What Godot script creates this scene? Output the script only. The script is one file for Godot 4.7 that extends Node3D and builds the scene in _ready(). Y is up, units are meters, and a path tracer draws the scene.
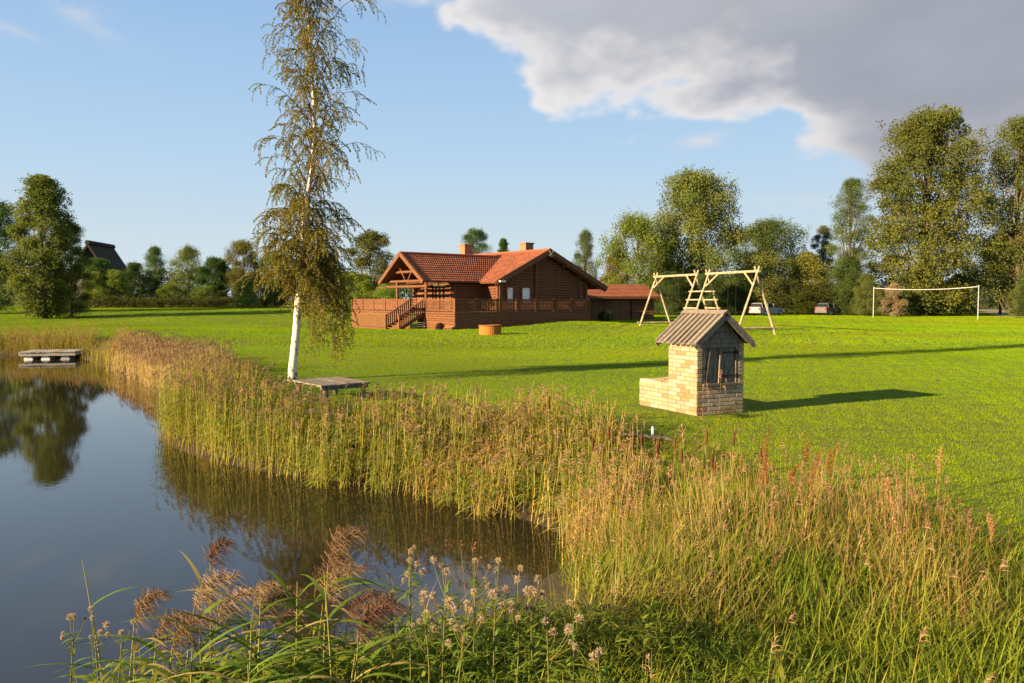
extends Node3D

# ---------------------------------------------------------------- helpers
class MB:
	var v := PackedVector3Array()
	var n := PackedVector3Array()
	var c := PackedColorArray()
	var ix := PackedInt32Array()
	var col := Color(1, 1, 1)
	func vert(p: Vector3, nn: Vector3) -> int:
		v.append(p); n.append(nn); c.append(col)
		return v.size() - 1
	# corners run counter-clockwise seen from outside
	func quad(a: Vector3, b: Vector3, d: Vector3, e: Vector3) -> void:
		var nn := (b - a).cross(d - a)
		if nn.length_squared() < 1e-16:
			nn = (d - a).cross(e - a)
		nn = nn.normalized()
		var i := vert(a, nn)
		vert(b, nn); vert(d, nn); vert(e, nn)
		ix.append_array([i, i + 2, i + 1, i, i + 3, i + 2])
	func tri(a: Vector3, b: Vector3, d: Vector3) -> void:
		var nn := (b - a).cross(d - a).normalized()
		var i := vert(a, nn)
		vert(b, nn); vert(d, nn)
		ix.append_array([i, i + 2, i + 1])
	func hexa(p: Array) -> void: # 0-3 bottom ring, 4-7 top ring, counter-clockwise seen from above
		quad(p[3], p[2], p[1], p[0]); quad(p[4], p[5], p[6], p[7])
		for k in 4:
			var j := (k + 1) % 4
			quad(p[k], p[j], p[j + 4], p[k + 4])
	func box(at: Vector3, size: Vector3, b := Basis.IDENTITY) -> void:
		var h := size / 2.0
		var p := []
		for y in [-h.y, h.y]:
			for q in [[-h.x, h.z], [h.x, h.z], [h.x, -h.z], [-h.x, -h.z]]:
				p.append(at + b * Vector3(q[0], y, q[1]))
		hexa(p)
	# a bar of rectangular section from a to b; wide = size across, tall = size up
	func bar(a: Vector3, b: Vector3, wide: float, tall: float, up := Vector3.UP) -> void:
		var d := (b - a).normalized()
		var s := d.cross(up).normalized()
		var u := s.cross(d)
		box((a + b) / 2.0, Vector3((b - a).length(), tall, wide), Basis(d, u, s))
	func tube(pts: Array, rad: Array, sides := 6, caps := true) -> void:
		var m := pts.size()
		var first := v.size()
		var ref := Vector3(0.31, 0.12, 0.94).normalized()
		for i in m:
			var d: Vector3 = (pts[mini(i + 1, m - 1)] - pts[maxi(i - 1, 0)]).normalized()
			var s := d.cross(ref)
			if s.length() < 0.05:
				s = d.cross(Vector3(1, 0, 0))
			s = s.normalized()
			var u := s.cross(d)
			for k in sides:
				var a := TAU * k / sides
				var nn := s * cos(a) + u * sin(a)
				vert(pts[i] + nn * float(rad[i]), nn)
		for i in m - 1:
			for k in sides:
				var k2 := (k + 1) % sides
				var a0 := first + i * sides + k
				var a1 := first + i * sides + k2
				ix.append_array([a0, a1, a1 + sides, a0, a1 + sides, a0 + sides])
		if caps:
			for e in [0, m - 1]:
				var cn: Vector3 = (pts[e] - pts[1 if e == 0 else m - 2]).normalized()
				var i0 := vert(pts[e], cn)
				for k in sides:
					vert(v[first + e * sides + k], cn)
				for k in sides:
					var q0 := i0 + 1 + k
					var q1 := i0 + 1 + (k + 1) % sides
					if e == 0:
						ix.append_array([i0, q1, q0])
					else:
						ix.append_array([i0, q0, q1])
	# flat ribbon: points with half-widths along side
	func ribbon(pts: Array, half: Array, side: Vector3) -> void:
		var first := v.size()
		for i in pts.size():
			var d: Vector3 = (pts[mini(i + 1, pts.size() - 1)] - pts[maxi(i - 1, 0)])
			var nn := side.cross(d).normalized()
			vert(pts[i] - side * float(half[i]), nn)
			vert(pts[i] + side * float(half[i]), nn)
		for i in pts.size() - 1:
			var a := first + i * 2
			ix.append_array([a, a + 3, a + 1, a, a + 2, a + 3])
	func leaf(p: Vector3, d: Vector3, side: Vector3, length: float, width: float) -> void:
		var nn := side.cross(d).normalized()
		var i := vert(p, nn)
		vert(p + d * length * 0.45 + side * width * 0.5 + nn * width * 0.12, nn)
		vert(p + d * length, nn)
		vert(p + d * length * 0.45 - side * width * 0.5 + nn * width * 0.12, nn)
		ix.append_array([i, i + 2, i + 1, i, i + 3, i + 2])
	# surface turned round the y axis: profile of Vector2(radius, height), from the bottom outside to the top
	func lathe(prof: Array, sides := 24, at := Vector3.ZERO) -> void:
		for i in prof.size() - 1:
			for k in sides:
				var a := TAU * k / sides
				var b := TAU * (k + 1) / sides
				var q := func(p: Vector2, t: float): return at + Vector3(cos(t) * p.x, p.y, -sin(t) * p.x)
				quad(q.call(prof[i], a), q.call(prof[i], b), q.call(prof[i + 1], b), q.call(prof[i + 1], a))
	func mesh(m: Material) -> ArrayMesh:
		var arr := []
		arr.resize(Mesh.ARRAY_MAX)
		arr[Mesh.ARRAY_VERTEX] = v
		arr[Mesh.ARRAY_NORMAL] = n
		arr[Mesh.ARRAY_COLOR] = c
		arr[Mesh.ARRAY_INDEX] = ix
		var am := ArrayMesh.new()
		am.add_surface_from_arrays(Mesh.PRIMITIVE_TRIANGLES, arr)
		am.surface_set_material(0, m)
		return am

var rng := RandomNumberGenerator.new()
var M := {}
var used := {}

func rr(a: float, b: float) -> float:
	return rng.randf_range(a, b)

func rdir() -> Vector3:
	var z := rr(-1, 1)
	var a := rr(0, TAU)
	var s := sqrt(1 - z * z)
	return Vector3(s * cos(a), z, s * sin(a))

func numbered(called: String) -> String:
	var k: int = used.get(called, 0)
	used[called] = k + 1
	return called if k == 0 else "%s_%03d" % [called, k]

func tag(o: Node, label: String, category: String, group := "", kind := "") -> Node:
	if label: o.set_meta("label", label)
	if category: o.set_meta("category", category)
	if group: o.set_meta("group", group)
	if kind: o.set_meta("kind", kind)
	return o

func base(called: String, at: Vector3, turn := 0.0) -> Node3D:
	var o := Node3D.new()
	o.name = numbered(called)
	add_child(o, true)
	o.position = at
	o.rotation.y = turn
	return o

func group_part(called: String, parent: Node) -> Node3D:
	var o := Node3D.new()
	o.name = called
	parent.add_child(o, true)
	return o

func put(called: String, mesh: Mesh, parent: Node = null, at := Transform3D.IDENTITY) -> MeshInstance3D:
	var o := MeshInstance3D.new()
	o.mesh = mesh
	if parent == null:
		o.name = numbered(called)
		add_child(o, true)
	else:
		o.name = called
		parent.add_child(o, true)
	o.transform = at
	return o

func scatter(called: String, mesh: Mesh, places: Array, colors: Array, parent: Node = null) -> MultiMeshInstance3D:
	var mm := MultiMesh.new()
	mm.transform_format = MultiMesh.TRANSFORM_3D
	mm.use_colors = true
	mm.mesh = mesh
	mm.instance_count = places.size()
	var buf := PackedFloat32Array()
	buf.resize(places.size() * 16)
	for i in places.size():
		var t: Transform3D = places[i]
		var b := t.basis
		var o := i * 16
		buf[o] = b.x.x; buf[o + 1] = b.y.x; buf[o + 2] = b.z.x; buf[o + 3] = t.origin.x
		buf[o + 4] = b.x.y; buf[o + 5] = b.y.y; buf[o + 6] = b.z.y; buf[o + 7] = t.origin.y
		buf[o + 8] = b.x.z; buf[o + 9] = b.y.z; buf[o + 10] = b.z.z; buf[o + 11] = t.origin.z
		var c: Color = colors[i]
		buf[o + 12] = c.r; buf[o + 13] = c.g; buf[o + 14] = c.b; buf[o + 15] = 1.0
	mm.buffer = buf
	var w := MultiMeshInstance3D.new()
	w.multimesh = mm
	if parent == null:
		w.name = numbered(called)
		add_child(w, true)
	else:
		w.name = called
		parent.add_child(w, true)
	return w

func lin(r: float, g: float, b: float) -> Color:
	return Color(r, g, b).linear_to_srgb()

func noise_tex(freq: float, lo: float, hi: float, size := 256, oct := 4, type := FastNoiseLite.TYPE_SIMPLEX_SMOOTH) -> NoiseTexture2D:
	var f := FastNoiseLite.new()
	f.seed = 7
	f.noise_type = type
	f.frequency = freq
	f.fractal_octaves = oct
	var t := NoiseTexture2D.new()
	t.width = size; t.height = size
	t.seamless = true
	t.noise = f
	var g := Gradient.new()
	g.set_color(0, Color(lo, lo, lo)); g.set_color(1, Color(hi, hi, hi))
	t.color_ramp = g
	return t

func mat(name_: String, col: Color, rough := 0.9, tex: Texture2D = null, scale := Vector3.ONE, vcol := false, bump := 0.0) -> StandardMaterial3D:
	var m := StandardMaterial3D.new()
	m.resource_name = name_
	m.albedo_color = col
	m.roughness = rough
	m.metallic_specular = 0.35
	m.vertex_color_use_as_albedo = vcol
	m.cull_mode = BaseMaterial3D.CULL_DISABLED
	if tex:
		m.albedo_texture = tex
		m.uv1_triplanar = true
		m.uv1_scale = scale
		if bump > 0.0:
			m.heightmap_enabled = true
			m.heightmap_texture = tex
			m.heightmap_scale = bump
	M[name_] = m
	return m

func leafy(name_: String, back: float, rough := 0.6, spec := 0.2) -> StandardMaterial3D:
	var m := mat(name_, Color.WHITE, rough, null, Vector3.ONE, true)
	m.metallic_specular = spec
	m.backlight_enabled = true
	m.backlight = lin(back, back, back * 0.75)
	return m

# ---------------------------------------------------------------- the lie of the land
const WATER := -0.95
var shore := PackedVector2Array([ # x, distance in front of the camera
	Vector2(-60, 47), Vector2(-40, 45.5), Vector2(-27.9, 43.6), Vector2(-22.5, 41.6), Vector2(-20, 38.2), Vector2(-17.2, 34.3), Vector2(-13.1, 28.6), Vector2(-10.8, 25.3),
	Vector2(-9.3, 21.8), Vector2(-8.1, 18.8), Vector2(-7.1, 16.4), Vector2(-5.5, 14.7), Vector2(-4.5, 14.0), Vector2(-3.0, 13.1), Vector2(-1.9, 12.7), Vector2(-0.58, 11.5), Vector2(0.31, 10.7), Vector2(0.72, 10.1),
	Vector2(0.66, 9.0), Vector2(0.1, 8.0), Vector2(-0.5, 7.0), Vector2(-1.1, 6.4), Vector2(-2.1, 5.5), Vector2(-3.6, 4.7), Vector2(-6, 3.4), Vector2(-12, 0.5), Vector2(-22, -6), Vector2(-60, -12)])
const SX0 := -64.0
const SD0 := -14.0
const SW := 220
const SH := 130
var sdg := PackedFloat32Array()
var lumps := FastNoiseLite.new()

func sd_exact(p: Vector2) -> float:
	var best := 1e9
	var inside := false
	var m := shore.size()
	var b := shore[m - 1]
	for i in m:
		var a := shore[i]
		var ab := b - a
		var t := clampf((p - a).dot(ab) / ab.length_squared(), 0, 1)
		best = minf(best, p.distance_squared_to(a + ab * t))
		if (a.y > p.y) != (b.y > p.y) and p.x < (b.x - a.x) * (p.y - a.y) / (b.y - a.y) + a.x:
			inside = not inside
		b = a
	return -sqrt(best) if inside else sqrt(best)

func make_sd() -> void:
	sdg.resize(SW * SH)
	for j in SH:
		for i in SW:
			sdg[j * SW + i] = sd_exact(Vector2(SX0 + i * 0.5, SD0 + j * 0.5))

func sd(x: float, d: float) -> float:
	var fx := (x - SX0) * 2.0
	var fy := (d - SD0) * 2.0
	if fx < 0.0 or fy < 0.0 or fx >= SW - 1.001 or fy >= SH - 1.001:
		return 9.0
	var i := int(fx)
	var j := int(fy)
	fx -= i; fy -= j
	var o := j * SW + i
	return lerpf(lerpf(sdg[o], sdg[o + 1], fx), lerpf(sdg[o + SW], sdg[o + SW + 1], fx), fy)

func lawn_h(x: float, d: float) -> float:
	var h := 1.15 * smoothstep(62, 104, d) * smoothstep(6, -24, x)
	h -= 0.3 * exp(-((x + 12.5) * (x + 12.5) + (d - 64) * (d - 64)) / 50.0)
	h += 0.42 * exp(-((x - 4.5) * (x - 4.5) / 30.0 + (d - 61.5) * (d - 61.5) / 60.0))
	h += 0.22 * smoothstep(60, 85, d) * smoothstep(2, 14, x)
	h += 0.35 * smoothstep(5.0, 1.0, d) * smoothstep(9.0, 4.0, absf(x - 1.0))
	h += lumps.get_noise_2d(x, d) * 0.05
	return h

func ground(x: float, d: float) -> float:
	var s := sd(x, d)
	if s >= 3.0:
		return lawn_h(x, d)
	if s > 0.0:
		var t := smoothstep(-0.5, 2.2, s)
		return lerpf(WATER - 0.06, lawn_h(x, d), t) + 0.02 * lumps.get_noise_2d(x * 5, d * 5)
	return lerpf(WATER - 0.06, lawn_h(x, d), smoothstep(-0.5, 2.2, s)) - minf(1.2, -s * 0.5)

func at(x: float, d: float, up := 0.0) -> Vector3:
	return Vector3(x, ground(x, d) + up, -d)

# the edge between the mown lawn and the tall growth near the camera
func rough_edge(x: float) -> float:
	return 11.1 - 1.0 * x + 0.3 * sin(x * 2.1)

func warp(t: float, fine: float, far: float) -> float: # -1..1 to metres, fine near zero
	var a := absf(t)
	return signf(t) * (fine * a + (far - fine) * pow(a, 4.0))

# ---------------------------------------------------------------- sky
func cloud_edge(az: float) -> float:
	var e := [[-180.0, 62.0], [-60.0, 50.0], [-22.0, 33.0], [-7.0, 21.0], [-1.0, 17.0], [2.4, 14.2], [9.0, 12.9], [15.0, 11.6], [19.0, 10.9], [21.0, 8.4], [24.0, 6.6], [30.0, 6.0], [60.0, 8.0], [110.0, 20.0], [180.0, 62.0]]
	for i in e.size() - 1:
		if az <= e[i + 1][0]:
			return lerpf(e[i][1], e[i + 1][1], (az - e[i][0]) / (e[i + 1][0] - e[i][0]))
	return 60.0

func make_sky(level: float) -> Image:
	var w := 2800
	var h := 1400
	var f := FastNoiseLite.new()
	f.seed = 11
	f.frequency = 0.045
	f.fractal_octaves = 6
	f.fractal_gain = 0.52
	var soft := FastNoiseLite.new()
	soft.seed = 5
	soft.frequency = 0.05
	soft.fractal_octaves = 4
	var data := PackedFloat32Array()
	data.resize(w * h * 3)
	var wisps := [[-28.37, 17.58, 3.2, 0.9, 0.55, -0.5], [-31.59, 15.76, 1.8, 0.3, 0.4, -0.25], [13.56, 10.94, 1.7, 0.45, 1.0, 0.12], [-10.76, 20.1, 5.0, 0.6, 0.5, 0.0], [19.8, 6.64, 4.5, 0.55, 0.3, 0.02]] # azimuth, height, half width, half height, strength, tilt
	var stops := [[0.0, Vector3(0.655, 0.765, 0.81)], [4.0, Vector3(0.615, 0.74, 0.815)], [9.0, Vector3(0.49, 0.675, 0.86)], [15.0, Vector3(0.385, 0.585, 0.83)], [21.0, Vector3(0.305, 0.495, 0.78)], [40.0, Vector3(0.19, 0.37, 0.69)], [90.0, Vector3(0.12, 0.26, 0.57)]]
	for j in h:
		var el := 90.0 - (j + 0.5) * 180.0 / h
		var blue := Vector3(0.2, 0.21, 0.17)
		if el > 0.0:
			for i in stops.size() - 1:
				if el <= stops[i + 1][0]:
					blue = stops[i][1].lerp(stops[i + 1][1], (el - stops[i][0]) / (stops[i + 1][0] - stops[i][0]))
					break
		var o := j * w * 3
		var ce := cos(deg_to_rad(el))
		for i in w:
			var c := blue
			if el > 0.0:
				var az := (i + 0.5) * 360.0 / w
				if az > 180.0: az -= 360.0
				var edge := cloud_edge(az)
				if el > edge - 6.0:
					# looked up on the plane of the clouds seen from the side: stretched along the horizon
					var nz := f.get_noise_2d(az * ce * 2.6, el * 4.6)
					var big := soft.get_noise_2d(az * ce * 0.9 + 50.0, el * 2.6)
					var t := el - edge - 0.4 + nz * 3.6 + big * 1.8
					if t > -1.0:
						var cover := smoothstep(-0.4, 1.7, t + 0.9 * nz)
						var deep := smoothstep(0.6, 5.0, t + big * 1.2)
						var bright := Vector3(0.84, 0.81, 0.80)
						var grey := Vector3(0.50, 0.52, 0.57).lerp(Vector3(0.37, 0.395, 0.465), smoothstep(3.0, 26.0, az + big * 14.0))
						bright = bright.lerp(Vector3(0.5, 0.5, 0.53), smoothstep(20.0, 25.0, az))
						var cl := bright.lerp(grey, deep) * (1.0 + 0.12 * big + 0.06 * nz)
						c = c.lerp(cl, cover)
				for q in wisps:
					var dx: float = (az - q[0]) / q[2]
					var dy: float = (el - q[1] - (az - q[0]) * q[5]) / q[3]
					var rr2 := dx * dx + dy * dy
					if rr2 < 4.0 and q[4] > 0.0:
						var k: float = q[4] * exp(-rr2 * 1.2) * clampf(0.75 + 1.6 * f.get_noise_2d(az * 5.0, el * 9.0), 0, 1)
						c = c.lerp(Vector3(0.72, 0.73, 0.76), k)
			data[o] = c.x * level; data[o + 1] = c.y * level; data[o + 2] = c.z * level
			o += 3
	return Image.create_from_data(w, h, false, Image.FORMAT_RGBF, data.to_byte_array())

# ---------------------------------------------------------------- the scene
func _ready() -> void:
	rng.seed = 20240
	lumps.seed = 3
	lumps.frequency = 0.08
	var cam := Camera3D.new()
	cam.name = "camera"
	cam.position = Vector3(0, 2.05, 0)
	cam.rotation_degrees = Vector3(-2.97, 0, 0)
	cam.fov = 46.24
	cam.near = 0.05
	cam.far = 3000
	add_child(cam)
	cam.current = true
	var exposure := 3.4
	var env := Environment.new()
	env.tonemap_mode = Environment.TONE_MAPPER_LINEAR
	env.tonemap_exposure = exposure
	env.background_mode = Environment.BG_SKY
	env.sdfgi_enabled = true
	env.ssao_enabled = true
	env.ssil_enabled = true
	var psm := PanoramaSkyMaterial.new()
	psm.panorama = ImageTexture.create_from_image(make_sky(1.0 / exposure))
	var sky := Sky.new()
	sky.sky_material = psm
	env.sky = sky
	var we := WorldEnvironment.new()
	we.name = "world_environment"
	we.environment = env
	add_child(we)
	var sun := DirectionalLight3D.new()
	sun.name = "sun"
	sun.light_color = Color(1.0, 0.87, 0.67)
	sun.light_energy = 1.6
	sun.light_angular_distance = 0.5
	sun.shadow_enabled = true
	add_child(sun)
	var az := deg_to_rad(29.0)
	var el := deg_to_rad(16.5)
	sun.look_at_from_position(Vector3.ZERO, Vector3(cos(az) * cos(el), -sin(el), -sin(az) * cos(el)))
	make_materials()
	make_sd()
	make_land()
	make_well()
	make_house()
	make_shed()
	make_barn()
	make_swing()
	make_small_things()
	make_cars()
	make_net()
	make_birch()
	make_trees()
	make_lawn_grass()
	make_reeds()
	make_rough_grass()
	make_foreground()

func make_materials() -> void:
	var fine := noise_tex(0.05, 0.62, 1.0)
	var broad := noise_tex(0.02, 0.72, 1.0)
	var grain := noise_tex(0.03, 0.55, 1.0, 256, 5)
	leafy("leaf", 0.9)
	leafy("grass", 0.5, 0.8, 0.08)
	leafy("straw", 0.45, 0.8)
	mat("bark", lin(0.16, 0.12, 0.08), 0.95, fine, Vector3(2, 0.5, 2))
	mat("birch_bark", lin(0.72, 0.68, 0.6), 0.8, null, Vector3.ONE, true)
	mat("twig", lin(0.09, 0.05, 0.035), 0.9)
	mat("pole", lin(0.60, 0.48, 0.31), 0.75, grain, Vector3(0.4, 0.4, 0.4))
	mat("log", lin(0.235, 0.096, 0.042), 0.7, grain, Vector3(0.35, 2.2, 0.35))
	mat("board_red", lin(0.28, 0.113, 0.047), 0.7, grain, Vector3(0.5, 1.2, 0.5))
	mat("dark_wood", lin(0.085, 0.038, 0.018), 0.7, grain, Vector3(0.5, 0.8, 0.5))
	mat("tile", Color.WHITE, 0.75, noise_tex(0.03, 0.7, 1.0), Vector3(0.35, 0.35, 0.35), true)
	mat("grey_wood", lin(0.28, 0.24, 0.20), 0.9, grain, Vector3(3, 0.6, 3), false, 0.4)
	mat("grey_wood_b", lin(0.33, 0.28, 0.225), 0.9, grain, Vector3(3, 0.6, 3), false, 0.4)
	mat("grey_wood_c", lin(0.22, 0.195, 0.17), 0.9, grain, Vector3(3, 0.6, 3), false, 0.4)
	mat("door_wood", lin(0.23, 0.205, 0.165), 0.9, grain, Vector3(4, 0.5, 4), false, 0.4)
	mat("table_wood", lin(0.36, 0.30, 0.23), 0.9, grain, Vector3(2, 2, 2))
	mat("dock_wood", lin(0.52, 0.48, 0.42), 0.9, grain, Vector3(2, 2, 2))
	mat("iron", lin(0.02, 0.018, 0.016), 0.6)
	mat("steel", lin(0.40, 0.41, 0.42), 0.5)
	mat("mortar", lin(0.30, 0.26, 0.20), 0.95, fine, Vector3(3, 3, 3), false, 0.3)
	var tones := [Vector3(0.50, 0.36, 0.20), Vector3(0.57, 0.44, 0.28), Vector3(0.40, 0.26, 0.13), Vector3(0.60, 0.49, 0.35), Vector3(0.54, 0.39, 0.24), Vector3(0.45, 0.34, 0.24)]
	for k in tones.size():
		mat("brick_%d" % k, lin(tones[k].x, tones[k].y, tones[k].z), 0.9, fine, Vector3(4, 4, 4), false, 0.3)
	mat("rust", lin(0.42, 0.17, 0.03), 0.8, broad, Vector3(1.5, 1.5, 1.5))
	mat("white", lin(0.75, 0.74, 0.70), 0.7)
	mat("curtain", lin(0.7, 0.7, 0.68), 0.9)
	var g := mat("glass", Color(0.75, 0.85, 0.9, 0.12), 0.03)
	g.transparency = BaseMaterial3D.TRANSPARENCY_ALPHA
	g.metallic_specular = 0.6
	mat("dark_glass", lin(0.02, 0.022, 0.025), 0.05).metallic_specular = 0.5
	mat("chimney_brick", lin(0.42, 0.22, 0.13), 0.9, fine, Vector3(2, 4, 2))
	mat("thatch", lin(0.05, 0.045, 0.042), 0.95, grain, Vector3(0.5, 0.5, 0.5), false, 1.0)

func make_land() -> void:
	var nx := 300
	var nd := 300
	var v := PackedVector3Array()
	var c := PackedColorArray()
	var ix := PackedInt32Array()
	var tint := FastNoiseLite.new()
	tint.seed = 9
	tint.frequency = 0.12
	for j in nd + 1:
		var d := 12.0 + warp(j * 2.0 / nd - 1.0, 60.0, 900.0)
		if d < -60.0:
			d = -60.0 + (d + 60.0) * 0.15
		for i in nx + 1:
			var x := -4.0 + warp(i * 2.0 / nx - 1.0, 60.0, 1000.0)
			var h := ground(x, d)
			v.append(Vector3(x, h, -d))
			var s := sd(x, d)
			var k := tint.get_noise_2d(x, d)
			var col := Color(0.15 + 0.03 * k, 0.205 + 0.03 * k, 0.008)
			if d < rough_edge(x) and x > -3.0 and s > 0.0:
				col = col.lerp(Color(0.075, 0.065, 0.025), 0.7)
			if s < 2.0:
				col = col.lerp(Color(0.06, 0.045, 0.022), smoothstep(2.0, 0.4, s))
			c.append(col)
	for j in nd:
		for i in nx:
			var a := j * (nx + 1) + i
			ix.append_array([a, a + nx + 1, a + 1, a + 1, a + nx + 1, a + nx + 2])
	var st := SurfaceTool.new()
	var arr := []
	arr.resize(Mesh.ARRAY_MAX)
	arr[Mesh.ARRAY_VERTEX] = v
	arr[Mesh.ARRAY_COLOR] = c
	arr[Mesh.ARRAY_INDEX] = ix
	var am := ArrayMesh.new()
	am.add_surface_from_arrays(Mesh.PRIMITIVE_TRIANGLES, arr)
	st.create_from(am, 0)
	st.generate_normals()
	var gm := mat("soil", Color.WHITE, 0.95, noise_tex(0.06, 0.6, 1.0, 512, 5), Vector3(0.25, 0.25, 0.25), true)
	gm.uv1_world_triplanar = true
	st.set_material(gm)
	var o := put("ground", st.commit())
	tag(o, "", "", "", "structure")
	# water
	var wm := mat("water", lin(0.022, 0.019, 0.010), 0.02)
	wm.metallic_specular = 0.5
	var f := FastNoiseLite.new()
	f.seed = 21
	f.frequency = 0.02
	f.fractal_octaves = 3
	var nt := NoiseTexture2D.new()
	nt.width = 512; nt.height = 512
	nt.seamless = true
	nt.as_normal_map = true
	nt.bump_strength = 1.2
	nt.noise = f
	wm.normal_enabled = true
	wm.normal_texture = nt
	wm.normal_scale = 0.06
	wm.uv1_triplanar = true
	wm.uv1_world_triplanar = true
	wm.uv1_scale = Vector3(0.35, 0.35, 0.8)
	var b := MB.new()
	b.quad(Vector3(-66, WATER, 16), Vector3(6, WATER, 16), Vector3(6, WATER, -52), Vector3(-66, WATER, -52))
	tag(put("pond_water", b.mesh(wm)), "", "", "", "structure")
	# sandy track between the trees on the right
	b = MB.new()
	b.col = Color(0.34, 0.26, 0.19)
	var a0 := [Vector2(51, 84), Vector2(60, 100), Vector2(71, 120), Vector2(92, 160)]
	for i in 3:
		for k in 6:
			var p: Vector2 = a0[i].lerp(a0[i + 1], k / 6.0)
			var q: Vector2 = a0[i].lerp(a0[i + 1], (k + 1) / 6.0)
			b.quad(at(p.x, p.y, 0.03), at(p.x + 5.0, p.y, 0.03), at(q.x + 5.0, q.y, 0.03), at(q.x, q.y, 0.03))
	tag(put("path", b.mesh(mat("sand", Color.WHITE, 0.95, noise_tex(0.05, 0.7, 1.0), Vector3(0.3, 0.3, 0.3), true))), "", "", "", "structure")

# ---------------------------------------------------------------- well house
func brick_mesh(s: Vector3) -> MB:
	var b := MB.new()
	var e := 0.006
	var h := s / 2.0
	# box with chamfered outer edges
	b.hexa([Vector3(-h.x, -h.y, h.z - e), Vector3(h.x, -h.y, h.z - e), Vector3(h.x, -h.y, -h.z), Vector3(-h.x, -h.y, -h.z), Vector3(-h.x, h.y, h.z - e), Vector3(h.x, h.y, h.z - e), Vector3(h.x, h.y, -h.z), Vector3(-h.x, h.y, -h.z)])
	b.hexa([Vector3(-h.x + e, -h.y + e, h.z), Vector3(h.x - e, -h.y + e, h.z), Vector3(h.x, -h.y, h.z - e), Vector3(-h.x, -h.y, h.z - e), Vector3(-h.x + e, h.y - e, h.z), Vector3(h.x - e, h.y - e, h.z), Vector3(h.x, h.y, h.z - e), Vector3(-h.x, h.y, h.z - e)])
	return b

var brick_cache := {}
func brick(parent: Node, along: float, y: float, length: float, face: Transform3D) -> void:
	var key := roundi(length * 200)
	var tone := rng.randi() % 6
	if not brick_cache.has([key, tone]):
		brick_cache[[key, tone]] = brick_mesh(Vector3(length - 0.011, 0.064, 0.1)).mesh(M["brick_%d" % tone])
	var b := Basis.from_euler(Vector3(rr(-0.015, 0.015), rr(-0.015, 0.015), rr(-0.012, 0.012)))
	put("brick", brick_cache[[key, tone]], parent, face * Transform3D(b, Vector3(along + length / 2, y + 0.0375, -0.05 + rr(-0.003, 0.004))))

func course(parent: Node, from: float, to: float, y: float, odd: bool, face: Transform3D) -> void:
	var x := from
	var first := true
	while x < to - 0.02:
		var l := 0.25
		if first and odd:
			l = 0.125
		first = false
		if to - x - l < 0.07:
			l = to - x
		brick(parent, x, y, l, face)
		x += l

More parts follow.
